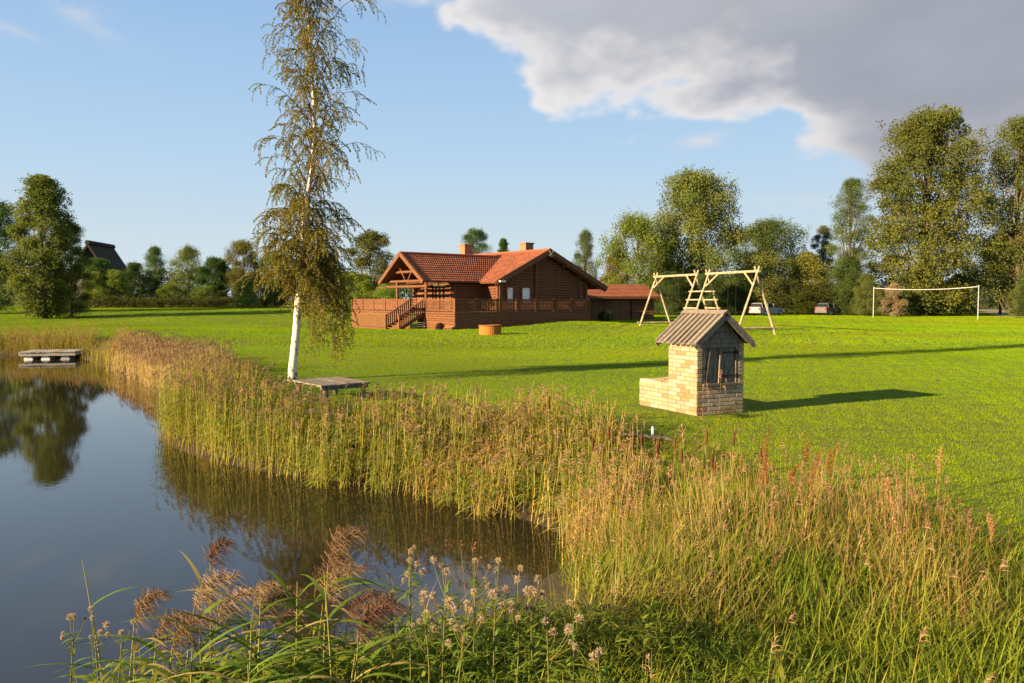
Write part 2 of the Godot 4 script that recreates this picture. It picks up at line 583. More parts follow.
func make_well() -> void:
	var g := at(3.7, 14.3).y
	var o := base("well_house", Vector3(3.245, g, -14.0), deg_to_rad(25))
	tag(o, "small yellow brick well house with grey board roof and wooden door on the lawn", "well house")
	# masonry core, set back behind the brick faces
	var b := MB.new()
	b.box(Vector3(0.52, 0.22, -0.415), Vector3(1.02, 0.64, 0.81))
	b.box(Vector3(0.52, 0.93, -0.6), Vector3(1.02, 0.80, 0.44))
	b.box(Vector3(0.07, 0.93, -0.2), Vector3(0.12, 0.80, 0.38))
	b.box(Vector3(0.975, 0.93, -0.2), Vector3(0.11, 0.80, 0.38))
	b.box(Vector3(0.42, 0.19, -1.295), Vector3(0.82, 0.57, 0.93))
	put("mortar_core", b.mesh(M.mortar), o)
	var side := group_part("side_wall", o)
	var front := group_part("front_wall", o)
	var bench := group_part("low_wall", o)
	# frame of the left face: along runs from the rear end to the front corner
	var left := Transform3D(Basis(Vector3(0, 0, 1), Vector3.UP, Vector3(-1, 0, 0)), Vector3(-0.004, 0, -1.77))
	for k in range(-1, 17):
		course(side, 0.94, 1.77, k * 0.075, k % 2 == 1, left)
		if k < 6:
			course(bench, 0.0, 0.94, k * 0.075, k % 2 == 0, left)
	for k in 10: # bricks on edge along the top of the low wall
		for q in 4:
			brick(bench, q * 0.235, 0.0, 0.235, Transform3D(Basis(Vector3(0, 0, 1), Vector3(1, 0, 0), Vector3(0, 1, 0)), Vector3(0.083 * k, 0.515, -1.77)))
	var face := Transform3D(Basis.IDENTITY, Vector3(0, 0, 0.004))
	for k in range(-1, 17):
		if k < 7:
			course(front, 0.0, 1.04, k * 0.075, k % 2 == 0, face)
		else:
			brick(front, 0.0, k * 0.075, 0.125, face)
			brick(front, 0.93, k * 0.075, 0.11, face)
	# the sides turned away from the sun
	b = MB.new()
	for k in range(-1, 17):
		for q in 4:
			b.box(Vector3(1.03, k * 0.075 + 0.037, -0.1 - q * 0.2), Vector3(0.05, 0.064, 0.19))
		for q in 5:
			b.box(Vector3(0.11 + q * 0.205, k * 0.075 + 0.037, -0.815 if k >= 6 else -0.80), Vector3(0.195, 0.064, 0.05))
	for k in range(-1, 6):
		for q in 4:
			b.box(Vector3(0.82, k * 0.075 + 0.037, -0.95 - q * 0.232), Vector3(0.06, 0.064, 0.222))
			b.box(Vector3(0.11 + q * 0.21, k * 0.075 + 0.037, -1.75), Vector3(0.195, 0.064, 0.04))
	tag(put("rear_bricks", b.mesh(M.brick_4), o), "", "", "", "stuff")
	# door and frame
	var fr := MB.new()
	fr.box(Vector3(0.155, 0.90, -0.03), Vector3(0.055, 0.72, 0.06))
	fr.box(Vector3(0.895, 0.90, -0.03), Vector3(0.055, 0.72, 0.06))
	fr.box(Vector3(0.525, 1.235, -0.02), Vector3(0.83, 0.06, 0.07))
	fr.box(Vector3(0.525, 0.548, 0.0), Vector3(0.80, 0.035, 0.09))
	put("door_frame", fr.mesh(M.door_wood), o)
	var fixed := group_part("door_panel", o)
	for k in 3:
		b = MB.new()
		b.box(Vector3(0.235 + k * 0.105, 0.885, -0.055 + 0.004 * (k % 2)), Vector3(0.096, 0.64, 0.022))
		put("plank", b.mesh(M["grey_wood_c" if k % 2 else "door_wood"]), fixed)
	b = MB.new()
	b.bar(Vector3(0.21, 0.58, -0.03), Vector3(0.30, 1.18, -0.03), 0.02, 0.06, Vector3(0, 0, 1))
	put("brace", b.mesh(M.grey_wood), fixed)
	var door := group_part("door", o)
	for k in 3:
		b = MB.new()
		b.box(Vector3(0.555 + k * 0.118, 0.885, -0.035 + 0.003 * (k % 2)), Vector3(0.11, 0.63, 0.024))
		put("plank", b.mesh(M[["door_wood", "grey_wood_c", "door_wood"][k]]), door)
	b = MB.new()
	b.bar(Vector3(0.49, 0.57, -0.018), Vector3(0.525, 1.19, -0.018), 0.02, 0.05, Vector3(0, 0, 1))
	put("cover_strip", b.mesh(M.grey_wood_b), door)
	for y in [0.69, 1.11]:
		b = MB.new()
		b.box(Vector3(0.735, y, -0.012), Vector3(0.30, 0.03, 0.012))
		b.box(Vector3(0.885, y, 0.006), Vector3(0.05, 0.07, 0.02))
		put("hinge", b.mesh(M.iron), door)
	# gable boards
	var gab := group_part("gable", o)
	for k in 5:
		var y0 := 1.268 + k * 0.105
		var half0 := 0.50 - (y0 - 1.268) * 0.93
		var half1 := maxf(0.02, 0.50 - (y0 + 0.1 - 1.268) * 0.93)
		b = MB.new()
		b.hexa([Vector3(0.52 - half0, y0, 0.0), Vector3(0.52 + half0, y0, 0.0), Vector3(0.52 + half0, y0, -0.03), Vector3(0.52 - half0, y0, -0.03), Vector3(0.52 - half1, y0 + 0.1, 0.0), Vector3(0.52 + half1, y0 + 0.1, 0.0), Vector3(0.52 + half1, y0 + 0.1, -0.03), Vector3(0.52 - half1, y0 + 0.1, -0.03)])
		put("board", b.mesh(M[["door_wood", "grey_wood_c"][k % 2]]), gab)
	b = MB.new()
	b.hexa([Vector3(0.03, 1.27, -0.8), Vector3(1.01, 1.27, -0.8), Vector3(1.01, 1.27, -0.83), Vector3(0.03, 1.27, -0.83), Vector3(0.5, 1.74, -0.8), Vector3(0.54, 1.74, -0.8), Vector3(0.54, 1.74, -0.83), Vector3(0.5, 1.74, -0.83)])
	put("rear_gable", b.mesh(M.door_wood), o)
	# roof: boards running from ridge to eaves, lapped
	var roof := group_part("roof", o)
	for s in [-1.0, 1.0]:
		var n := 17
		for k in n:
			var z := 0.155 - (k + 0.5) * 1.22 / n
			var lift := 0.032 if k % 2 == 0 else 0.0
			b = MB.new()
			var top := Vector3(0.52 + s * 0.005, 1.80 + lift, z)
			var foot := Vector3(0.52 + s * (0.66 + rr(-0.012, 0.012)), 1.265 + lift, z + rr(-0.004, 0.004))
			b.bar(top, foot, 0.112 if k % 2 == 1 else 0.066, 0.022, Vector3(s * 0.6, 0.8, 0))
			put("roof_board", b.mesh(M[["grey_wood", "grey_wood_b", "grey_wood_c", "grey_wood_b"][rng.randi() % 4]]), roof)
		for z in [0.13, -1.02]:
			b = MB.new()
			b.bar(Vector3(0.52 + s * 0.01, 1.745, z), Vector3(0.52 + s * 0.66, 1.215, z), 0.022, 0.085, Vector3(s * 0.6, 0.8, 0))
			put("bargeboard", b.mesh(M.grey_wood), roof)
		b = MB.new()
		b.bar(Vector3(0.52 + s * 0.5, 1.335, 0.1), Vector3(0.52 + s * 0.5, 1.335, -1.0), 0.05, 0.06)
		put("purlin", b.mesh(M.grey_wood_c), roof)
	b = MB.new()
	b.bar(Vector3(0.49, 1.835, 0.16), Vector3(0.49, 1.835, -1.07), 0.11, 0.02, Vector3(-0.5, 0.86, 0))
	b.bar(Vector3(0.555, 1.83, 0.16), Vector3(0.555, 1.83, -1.07), 0.10, 0.02, Vector3(0.5, 0.86, 0))
	put("ridge_cap", b.mesh(M.grey_wood_b), roof)

# ---------------------------------------------------------------- log house
func log_wall(parent: Node, a: Vector2, b2: Vector2, y0: float, tops: Callable, m: Material, gaps := []) -> void:
	# a stack of logs from a to b2 (u, v); tops(t) gives the height of the wall at share t
	var wall := group_part("log_wall", parent)
	var p := Vector3(a.x, 0, -a.y)
	var q := Vector3(b2.x, 0, -b2.y)
	var d := (q - p).normalized()
	var length := (q - p).length()
	var y := y0 + 0.11
	while true:
		var lo := 0.0
		var hi := length
		while lo < hi and float(tops.call(lo / length)) < y + 0.05: lo += 0.05
		while hi > lo and float(tops.call(hi / length)) < y + 0.05: hi -= 0.05
		if hi - lo < 0.4:
			break
		var spans := [[lo - (0.22 if lo < 0.02 else 0.0), hi + (0.22 if hi > length - 0.02 else 0.0)]]
		for gp in gaps: # [from, to, bottom, top]
			if y > gp[2] - 0.06 and y < gp[3] + 0.06:
				var rest := []
				for s in spans:
					if gp[0] > s[0] and gp[1] < s[1]:
						rest.append([s[0], gp[0]]); rest.append([gp[1], s[1]])
					else:
						rest.append(s)
				spans = rest
		for s in spans:
			var mb := MB.new()
			var rad := 0.118 + rr(-0.004, 0.004)
			mb.tube([p + d * float(s[0]) + Vector3(0, y, 0), p + d * float(s[1]) + Vector3(0, y, 0)], [rad, rad], 10)
			put("log", mb.mesh(m), wall)
		y += 0.205

func tile_slope(e0: Vector3, e1: Vector3, r0: Vector3, r1: Vector3, n_across: int, n_up: int, seg := 4) -> MB:
	# pantiles: e0-e1 along the eaves, r0-r1 along the ridge, left to right seen from outside
	var b := MB.new()
	var nn := (e1 - e0).cross(r0 - e0).normalized()
	for j in n_up:
		var t0 := float(j) / n_up
		var t1 := float(j + 1) / n_up
		for i in n_across:
			var k := rr(0.78, 1.15)
			b.col = Color(0.33 * k, 0.112 * k + rr(-0.01, 0.014), 0.062 * k)
			for q in seg:
				var s0 := (i + float(q) / seg) / n_across
				var s1 := (i + float(q + 1) / seg) / n_across
				var w0 := 0.022 * sin(TAU * q / seg + 0.4)
				var w1 := 0.022 * sin(TAU * (q + 1) / seg + 0.4)
				var a := e0.lerp(e1, s0).lerp(r0.lerp(r1, s0), t0) + nn * (w0 + 0.06)
				var c := e0.lerp(e1, s1).lerp(r0.lerp(r1, s1), t0) + nn * (w1 + 0.06)
				var d := e0.lerp(e1, s1).lerp(r0.lerp(r1, s1), t1) + nn * (w1 + 0.012)
				var f := e0.lerp(e1, s0).lerp(r0.lerp(r1, s0), t1) + nn * (w0 + 0.012)
				b.quad(a, c, d, f)
				b.quad(a - nn * 0.05, c - nn * 0.05, c, a)
	return b

func slab(e0: Vector3, e1: Vector3, r0: Vector3, r1: Vector3, thick: float) -> MB:
	var b := MB.new()
	var nn := (e1 - e0).cross(r0 - e0).normalized() * thick
	b.hexa([e0 - nn, e1 - nn, r1 - nn, r0 - nn, e0, e1, r1, r0])
	return b

func railing(parent: Node, a: Vector3, b: Vector3, solid: bool, posts: int) -> void:
	# a and b at floor level
	var r := group_part("railing", parent)
	var d := (b - a).normalized()
	var m := MB.new()
	m.bar(a + Vector3(0, 0.90, 0), b + Vector3(0, 0.90, 0), 0.11, 0.05)
	put("handrail", m.mesh(M.board_red), r)
	m = MB.new()
	m.bar(a + Vector3(0, 0.10, 0), b + Vector3(0, 0.10, 0), 0.05, 0.07)
	m.bar(a + Vector3(0, 0.82, 0), b + Vector3(0, 0.82, 0), 0.05, 0.07)
	put("rail", m.mesh(M.log), r)
	for k in posts + 1:
		m = MB.new()
		var p := a.lerp(b, float(k) / posts)
		m.box(p + Vector3(0, 0.42, 0), Vector3(0.12, 1.05, 0.12))
		put("post", m.mesh(M.log), r)
	var pitch := 0.15
	var n := int((b - a).length() / pitch)
	m = MB.new()
	m.bar(Vector3(0, 0.06, 0), Vector3(0, 0.86, 0), 0.022, 0.136 if solid else 0.095, Vector3(d.x, 0, d.z))
	var shared := [m.mesh(M.board_red), m.mesh(M.log)]
	for k in n:
		var p := a.lerp(b, (k + 0.5) / n) + Vector3(0, b.y * 0.0, 0)
		put("baluster", shared[rng.randi() % 2], r, Transform3D(Basis.IDENTITY, p))

func make_house() -> void:
	var o := base("log_house", Vector3(-3.91, 0, -54.85), deg_to_rad(38))
	tag(o, "brown log house with red tiled roofs, two chimneys and a railed terrace", "house")
	var fl := 1.21
	var b := MB.new()
	# terrace: boards along the skirting, floor
	var skirt := group_part("terrace_skirting", o)
	for k in 10:
		var y := -0.42 + k * 0.165
		for q in [[Vector3(0, y, 0.0), Vector3(12.7, y, 0.0)], [Vector3(0.0, y, -0.03), Vector3(0.0, y, -4.0)], [Vector3(0.0, y, -6.0), Vector3(0.0, y, -15.5)], [Vector3(12.7, y, -0.03), Vector3(12.7, y, -2.0)]]:
			b = MB.new()
			b.bar(q[0] + Vector3(0, 0.08, 0), q[1] + Vector3(0, 0.08, 0), 0.03, 0.138)
			put("skirting_board", b.mesh(M[["log", "board_red"][rng.randi() % 2]]), skirt)
	b = MB.new()
	b.box(Vector3(6.4, fl - 0.06, -2.1), Vector3(12.5, 0.08, 4.1))
	b.box(Vector3(1.35, fl - 0.06, -9.8), Vector3(2.4, 0.08, 11.3))
	put("terrace_floor", b.mesh(M.board_red), o)
	b = MB.new()
	b.box(Vector3(9.0, 0.3, -6.8), Vector3(9.6, 1.4, 9.0))
	b.box(Vector3(4.0, 0.3, -6.7), Vector3(2.7, 1.4, 5.2))
	put("foundation", b.mesh(M.mortar), o)
	railing(o, Vector3(0.06, fl, -0.06), Vector3(12.64, fl, -0.06), false, 7)
	railing(o, Vector3(0.06, fl, -0.2), Vector3(0.06, fl, -3.9), false, 2)
	railing(o, Vector3(0.06, fl, -6.05), Vector3(0.06, fl, -15.4), true, 5)
	# stairs going out to the left
	var st := group_part("stairs", o)
	for k in 7:
		b = MB.new()
		b.box(Vector3(-0.16 - k * 0.28, fl - 0.17 * (k + 1) + 0.02, -4.98), Vector3(0.30, 0.045, 1.9))
		put("tread", b.mesh(M.board_red), st)
	for z in [-4.0, -5.96]:
		b = MB.new()
		b.bar(Vector3(0.0, fl - 0.15, z), Vector3(-2.05, -0.06, z), 0.05, 0.24)
		put("stringer", b.mesh(M.log), st)
		b = MB.new()
		b.bar(Vector3(0.05, fl + 0.92, z), Vector3(-2.05, 0.92, z), 0.10, 0.05)
		put("handrail", b.mesh(M.board_red), st)
		b = MB.new()
		b.box(Vector3(-2.05, 0.46, z), Vector3(0.13, 1.1, 0.13))
		put("newel_post", b.mesh(M.board_red), st)
		for k in 11:
			b = MB.new()
			var x := -0.15 - k * 0.17
			b.bar(Vector3(x, fl + x * 0.59 + 0.0, z), Vector3(x, fl + x * 0.59 + 0.86, z), 0.022, 0.09, Vector3(1, 0, 0))
			put("baluster", b.mesh(M.log), st)
	# walls
	var ra := 5.42
	var topA := func(t: float): return 3.35 + 2.05 * (1.0 - absf(t - 0.5) * 2.0)
	log_wall(o, Vector2(2.5, 4.0), Vector2(2.5, 9.4), fl, topA, M.log, [[0.9, 2.7, fl, fl + 2.0], [4.1, 5.0, fl, fl + 2.0]])
	log_wall(o, Vector2(2.5, 4.0), Vector2(5.3, 4.0), fl, func(_t): return 3.35, M.log)
	log_wall(o, Vector2(5.3, 2.0), Vector2(5.3, 4.0), fl, func(_t): return 3.45, M.log)
	var topB := func(t: float): return 3.5 + 2.1 * (t / 0.505) if t < 0.505 else 5.6 - 2.0 * (t - 0.505) / 0.495
	log_wall(o, Vector2(5.3, 2.0), Vector2(14.0, 2.0), fl - 1.1, topB, M.log, [[0.62, 1.35, 1.85, 3.02], [2.05, 3.0, 1.85, 2.98]])
	log_wall(o, Vector2(14.0, 2.0), Vector2(14.0, 11.0), 0.3, func(_t): return 3.3, M.log)
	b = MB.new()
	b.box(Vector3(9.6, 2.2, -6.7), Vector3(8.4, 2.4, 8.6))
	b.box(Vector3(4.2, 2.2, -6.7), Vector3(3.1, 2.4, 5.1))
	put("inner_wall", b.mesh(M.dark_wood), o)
	b = MB.new()
	b.box(Vector3(9.0, 2.0, -11.1), Vector3(10, 3.2, 0.2))
	b.box(Vector3(4.0, 2.2, -9.45), Vector3(3, 2.6, 0.2))
	put("rear_wall", b.mesh(M.log), o)
	for u in [8.75, 13.35]:
		b = MB.new()
		var hh := 5.1 if u < 10.0 else 3.6
		b.tube([Vector3(u, 0.6, -1.84), Vector3(u, hh, -1.84)], [0.14, 0.14], 8)
		put("wall_post", b.mesh(M.log), o)
	# two windows of the front gable
	for q in [[5.92, 6.65], [7.35, 8.3]]:
		var w := group_part("window", o)
		var x0: float = q[0]
		var x1: float = q[1]
		b = MB.new()
		for x in [x0, x1]:
			b.box(Vector3(x, 2.43, -1.87), Vector3(0.09, 1.26, 0.10))
		for y in [1.84, 3.02]:
			b.box(Vector3((x0 + x1) / 2, y, -1.868), Vector3(x1 - x0 + 0.15, 0.09, 0.09))
		put("frame", b.mesh(M.log), w)
		b = MB.new()
		b.box(Vector3((x0 + x1) / 2, 2.43, -1.93), Vector3(x1 - x0 - 0.08, 1.10, 0.012))
		put("pane", b.mesh(M.glass), w)
		b = MB.new()
		b.box(Vector3((x0 + x1) / 2, 2.43, -1.99), Vector3(x1 - x0 - 0.06, 1.12, 0.01))
		put("curtain", b.mesh(M.curtain), w)
	# glazed door group under the porch, facing the sun
	var dr := group_part("porch_window", o)
	for k in 3:
		var z := -5.1 - k * 0.55
		b = MB.new()
		b.box(Vector3(2.52, 2.15, z), Vector3(0.02, 1.6, 0.36))
		put("pane", b.mesh(M.dark_glass), dr)
		b = MB.new()
		for s in [-0.23, 0.23]:
			b.box(Vector3(2.47, 2.15, z + s), Vector3(0.10, 1.9, 0.11))
		put("frame", b.mesh(M.board_red), dr)
	b = MB.new()
	b.box(Vector3(2.46, 3.13, -5.65), Vector3(0.10, 0.16, 1.9))
	put("carved_head", b.mesh(M.pole), dr)
	b = MB.new()
	b.box(Vector3(2.48, 2.15, -8.55), Vector3(0.07, 1.95, 0.88))
	put("door", b.mesh(M.board_red), o)
	# porch posts and beams
	for z in [-3.95, -8.1]:
		b = MB.new()
		b.tube([Vector3(0.15, 0.3, z), Vector3(0.15, 3.5, z)], [0.11, 0.11], 8)
		put("porch_post", b.mesh(M.log), o)
	for q in [[3.05, -3.7, -9.6, 0.15], [3.45, -3.6, -9.7, 0.15], [4.15, -4.8, -8.5, 0.15], [3.40, -3.7, -9.6, 1.3]]:
		b = MB.new()
		b.tube([Vector3(q[3], q[0], q[1]), Vector3(q[3], q[0], q[2])], [0.11, 0.11], 8)
		put("porch_beam", b.mesh(M.log), o)
	for s in [-1.0, 1.0]:
		b = MB.new()
		b.bar(Vector3(0.15, 3.4, -6.65 + s * 0.1), Vector3(0.15, 4.5, -6.65 + s * 1.0), 0.08, 0.12, Vector3(1, 0, 0))
		put("gable_brace", b.mesh(M.log), o)
	b = MB.new()
	b.box(Vector3(0.1, 3.0, -10.3), Vector3(0.3, 0.06, 1.6))
	put("side_beam", b.mesh(M.log), o)
	# roofs
	var A := group_part("porch_roof", o)
	var vr := -6.65
	var e := [Vector3(-0.45, 3.42, -3.55), Vector3(6.5, 3.42, -3.55), Vector3(-0.45, 5.5, vr), Vector3(9.3, 5.5, vr)]
	put("roof_slab", slab(e[0], e[1], e[2], e[3], 0.12).mesh(M.log), A)
	tag(put("roof_tiles", tile_slope(e[0], e[1], e[2], e[3], 44, 12).mesh(M.tile), A), "", "", "", "stuff")
	var eb := [Vector3(6.5, 3.42, -9.75), Vector3(-0.45, 3.42, -9.75), Vector3(9.3, 5.5, vr), Vector3(-0.45, 5.5, vr)]
	put("roof_slab", slab(eb[0], eb[1], eb[2], eb[3], 0.12).mesh(M.log), A)
	tag(put("roof_tiles", tile_slope(eb[0], eb[1], eb[2], eb[3], 34, 12, 2).mesh(M.tile), A), "", "", "", "stuff")
	b = MB.new()
	b.tube([Vector3(-0.48, 5.56, vr), Vector3(9.0, 5.56, vr)], [0.11, 0.11], 8)
	put("ridge_tiles", b.mesh(mat("ridge", lin(0.27, 0.075, 0.04), 0.8)), A)
	for s in [-1.0, 1.0]:
		for x in [-0.47, -0.36]:
			b = MB.new()
			b.bar(Vector3(x, 5.5, vr), Vector3(x, 3.33, vr + s * 3.25), 0.06, 0.30, Vector3(0, 0.83, s * 0.55))
			put("bargeboard", b.mesh(M.log), A)
	b = MB.new()
	b.bar(Vector3(-0.4, 3.38, -3.47), Vector3(4.4, 3.38, -3.47), 0.12, 0.10)
	put("gutter", b.mesh(M.log), A)
	var B := group_part("main_roof", o)
	var ur := 9.65
	e = [Vector3(4.55, 3.38, -12.5), Vector3(4.55, 3.38, -1.25), Vector3(ur, 5.85, -12.5), Vector3(ur, 5.85, -1.25)]
	put("roof_slab", slab(e[0], e[1], e[2], e[3], 0.12).mesh(M.log), B)
	tag(put("roof_tiles", tile_slope(e[0], e[1], e[2], e[3], 36, 17).mesh(M.tile), B), "", "", "", "stuff")
	e = [Vector3(15.7, 3.05, -1.25), Vector3(15.7, 3.05, -12.5), Vector3(ur, 5.85, -1.25), Vector3(ur, 5.85, -12.5)]
	put("roof_slab", slab(e[0], e[1], e[2], e[3], 0.12).mesh(M.log), B)
	tag(put("roof_tiles", tile_slope(e[0], e[1], e[2], e[3], 36, 20, 2).mesh(M.tile), B), "", "", "", "stuff")
	b = MB.new()
	b.tube([Vector3(ur, 5.91, -1.2), Vector3(ur, 5.91, -12.5)], [0.12, 0.12], 8)
	put("ridge_tiles", b.mesh(M.ridge), B)
	for q in [[ur, 5.80, 4.50, 3.30], [ur, 5.80, 15.78, 2.97]]:
		for z in [-1.20, -1.36]:
			b = MB.new()
			b.bar(Vector3(q[0], q[1] - (0.0 if z > -1.3 else 0.12), z), Vector3(q[2], q[3] - (0.0 if z > -1.3 else 0.12), z), 0.06, 0.36, Vector3(0.3, 0.9, 0))
			put("bargeboard", b.mesh(M.log), B)
	for q in [[6.2, 3.95], [7.6, 4.65], [9.65, 5.55], [11.4, 4.7], [13.3, 3.85]]:
		b = MB.new()
		b.tube([Vector3(q[0], q[1], -1.1), Vector3(q[0], q[1], -2.0)], [0.11, 0.11], 8)
		put("purlin_end", b.mesh(M.log), B)
	b = MB.new()
	b.bar(Vector3(ur - 0.22, 5.4, -1.08), Vector3(ur + 0.2, 5.78, -1.08), 0.05, 0.10, Vector3(0, 0, 1))
	b.bar(Vector3(ur + 0.22, 5.4, -1.07), Vector3(ur - 0.2, 5.78, -1.07), 0.05, 0.10, Vector3(0, 0, 1))
	b.bar(Vector3(ur, 5.3, -1.06), Vector3(ur, 5.7, -1.06), 0.05, 0.09, Vector3(0, 0, 1))
	put("gable_ornament", b.mesh(M.table_wood), B)
	b = MB.new()
	b.box(Vector3(4.9, 3.42, -1.1), Vector3(0.5, 0.12, 0.25))
	put("gutter_end", b.mesh(M.white), B)
	for q in [[Vector3(6.4, 5.9, -7.9), 0.75, 0.9], [Vector3(10.85, 6.0, -5.6), 0.8, 1.1]]:
		var ch := group_part("chimney", o)
		b = MB.new()
		b.box(q[0], Vector3(q[1], q[2] + 0.2, q[1]))
		put("stack", b.mesh(M.chimney_brick), ch)
		b = MB.new()
		b.box(q[0] + Vector3(0, q[2] / 2 + 0.13, 0), Vector3(q[1] + 0.14, 0.10, q[1] + 0.14))
		put("cap", b.mesh(M.chimney_brick), ch)

func make_shed() -> void:
	var p := at(7.2, 78.0)
	var o := base("outbuilding", Vector3(6.5, p.y - 0.05, -75.2), deg_to_rad(20))
	tag(o, "low dark brown wooden outbuilding with red roof behind the log house", "outbuilding")
	var b := MB.new()
	b.box(Vector3(3.8, 1.15, -2.8), Vector3(7.4, 2.5, 5.2))
	put("inner_wall", b.mesh(M.log), o)
	log_wall(o, Vector2(0.2, 0.0), Vector2(7.5, 0.0), -0.05, func(_t): return 2.4, M.log, [[2.9, 5.1, 0.0, 2.05]])
	log_wall(o, Vector2(7.5, 0.1), Vector2(7.5, 5.5), -0.05, func(t): return 2.4 + 1.0 * (1.0 - absf(t - 0.5) * 2), M.log)
	log_wall(o, Vector2(0.2, 0.1), Vector2(0.2, 5.5), -0.05, func(t): return 2.4 + 1.0 * (1.0 - absf(t - 0.5) * 2), M.log)
	for k in 2:
		b = MB.new()
		b.box(Vector3(3.57 + k * 1.06, 1.02, 0.06), Vector3(1.03, 1.96, 0.06))
		put("door", b.mesh(M.log), o)
	var e := [Vector3(-0.4, 2.33, 0.6), Vector3(8.2, 2.33, 0.6), Vector3(-0.4, 3.55, -2.8), Vector3(8.2, 3.55, -2.8)]
	var r := group_part("roof", o)
	put("roof_slab", slab(e[0], e[1], e[2], e[3], 0.12).mesh(M.log), r)
	tag(put("roof_tiles", tile_slope(e[0], e[1], e[2], e[3], 28, 9).mesh(M.tile), r), "", "", "", "stuff")
	e = [Vector3(8.2, 2.33, -6.2), Vector3(-0.4, 2.33, -6.2), Vector3(8.2, 3.55, -2.8), Vector3(-0.4, 3.55, -2.8)]
	put("roof_slab", slab(e[0], e[1], e[2], e[3], 0.12).mesh(M.log), r)
	b = MB.new()
	b.bar(Vector3(-0.4, 2.24, 0.66), Vector3(8.2, 2.24, 0.66), 0.05, 0.2)
	put("fascia", b.mesh(M.log), r)

func make_barn() -> void:
	# steep grey roof that shows over the bushes on the left
	var d := 128.0
	var o := base("old_barn", at(-65.5, d), deg_to_rad(-84))
	o.scale = Vector3(1.0, 1.27, 1.15)
	tag(o, "old barn with steep weathered dark grey roof above the bushes on the left", "barn")
	var b := MB.new()
	b.box(Vector3(0, 1.5, 0), Vector3(9.0, 3.4, 5.6))
	put("wall", b.mesh(M.grey_wood_c), o)
	b = MB.new()
	b.hexa([Vector3(-4.5, 3.2, 2.75), Vector3(-4.44, 3.2, 2.75), Vector3(-4.44, 3.2, -2.75), Vector3(-4.5, 3.2, -2.75), Vector3(-4.5, 7.3, 0.05), Vector3(-4.44, 7.3, 0.05), Vector3(-4.44, 7.3, -0.05), Vector3(-4.5, 7.3, -0.05)])
	put("gable", b.mesh(M.thatch), o)
	b = MB.new()
	b.hexa([Vector3(4.44, 3.2, 2.75), Vector3(4.5, 3.2, 2.75), Vector3(4.5, 3.2, -2.75), Vector3(4.44, 3.2, -2.75), Vector3(4.44, 7.3, 0.05), Vector3(4.5, 7.3, 0.05), Vector3(4.5, 7.3, -0.05), Vector3(4.44, 7.3, -0.05)])
	put("gable", b.mesh(M.thatch), o)
	var r := group_part("roof", o)
	put("roof_slope", slab(Vector3(-5.1, 2.7, 3.4), Vector3(5.1, 2.7, 3.4), Vector3(-5.1, 7.6, 0.0), Vector3(5.1, 7.6, 0.0), 0.25).mesh(M.thatch), r)
	put("roof_slope", slab(Vector3(5.1, 2.7, -3.4), Vector3(-5.1, 2.7, -3.4), Vector3(5.1, 7.6, 0.0), Vector3(-5.1, 7.6, 0.0), 0.25).mesh(M.thatch), r)
	b = MB.new()
	b.tube([Vector3(-5.2, 7.62, 0), Vector3(5.2, 7.62, 0)], [0.3, 0.3], 8)
	put("ridge", b.mesh(M.thatch), r)

# ---------------------------------------------------------------- swing and small things
func make_swing() -> void:
	var o := base("swing_frame", Vector3(10.4, 0.0, -58.0), deg_to_rad(-71.7))
	tag(o, "tall double swing frame of pale peeled logs with ladder rungs in its middle", "swing frame")
	var h := 3.72
	var y0 := -0.08
	for x in [0.0, 5.5, 6.9, 12.1]:
		var fr := group_part("end_frame", o)
		for s in [-1.0, 1.0]:
			var b := MB.new()
			b.tube([Vector3(x, y0, s * 1.36), Vector3(x + s * 0.09, h + 0.28, -s * 0.10)], [0.078, 0.062], 9)
			put("leg", b.mesh(M.pole), fr)
		if x == 0.0 or x == 12.1:
			var b := MB.new()
			b.tube([Vector3(x, 0.42, 1.45), Vector3(x, 0.42, -1.45)], [0.07, 0.07], 8)
			put("tie_log", b.mesh(M.pole), fr)
		var b2 := MB.new()
		var inward := 1.0 if x < 1.0 or x == 6.9 else -1.0
		b2.tube([Vector3(x + inward * 1.25, h - 0.02, 0.0), Vector3(x, h - 0.85, 0.22)], [0.06, 0.06], 8)
		put("brace", b2.mesh(M.pole), fr)
	for q in [[-0.25, 5.7], [6.7, 12.4]]:
		var b := MB.new()
		b.tube([Vector3(q[0], h, 0), Vector3(q[1], h, 0)], [0.085, 0.08], 10)
		put("top_beam", b.mesh(M.pole), o)
	for s in [-1.0, 1.0]:
		for k in 5:
			var t := 0.12 + k * 0.145
			var z := lerpf(s * 1.36, 0.0, t)
			var b := MB.new()
			b.tube([Vector3(5.3, h * t, z), Vector3(7.1, h * t, z)], [0.05, 0.05], 7)
			put("rung", b.mesh(M.pole), o)
	for x in [2.8, 9.6]:
		var sw := group_part("swing", o)
		var b := MB.new()
		b.box(Vector3(x, 0.5, 0), Vector3(0.9, 0.05, 0.3))
		put("seat", b.mesh(M.grey_wood), sw)
		for k in [-0.42, 0.42]:
			b = MB.new()
			b.tube([Vector3(x + k, 0.5, 0), Vector3(x + k, h, 0)], [0.009, 0.009], 5)
			put("chain", b.mesh(M.iron), sw)

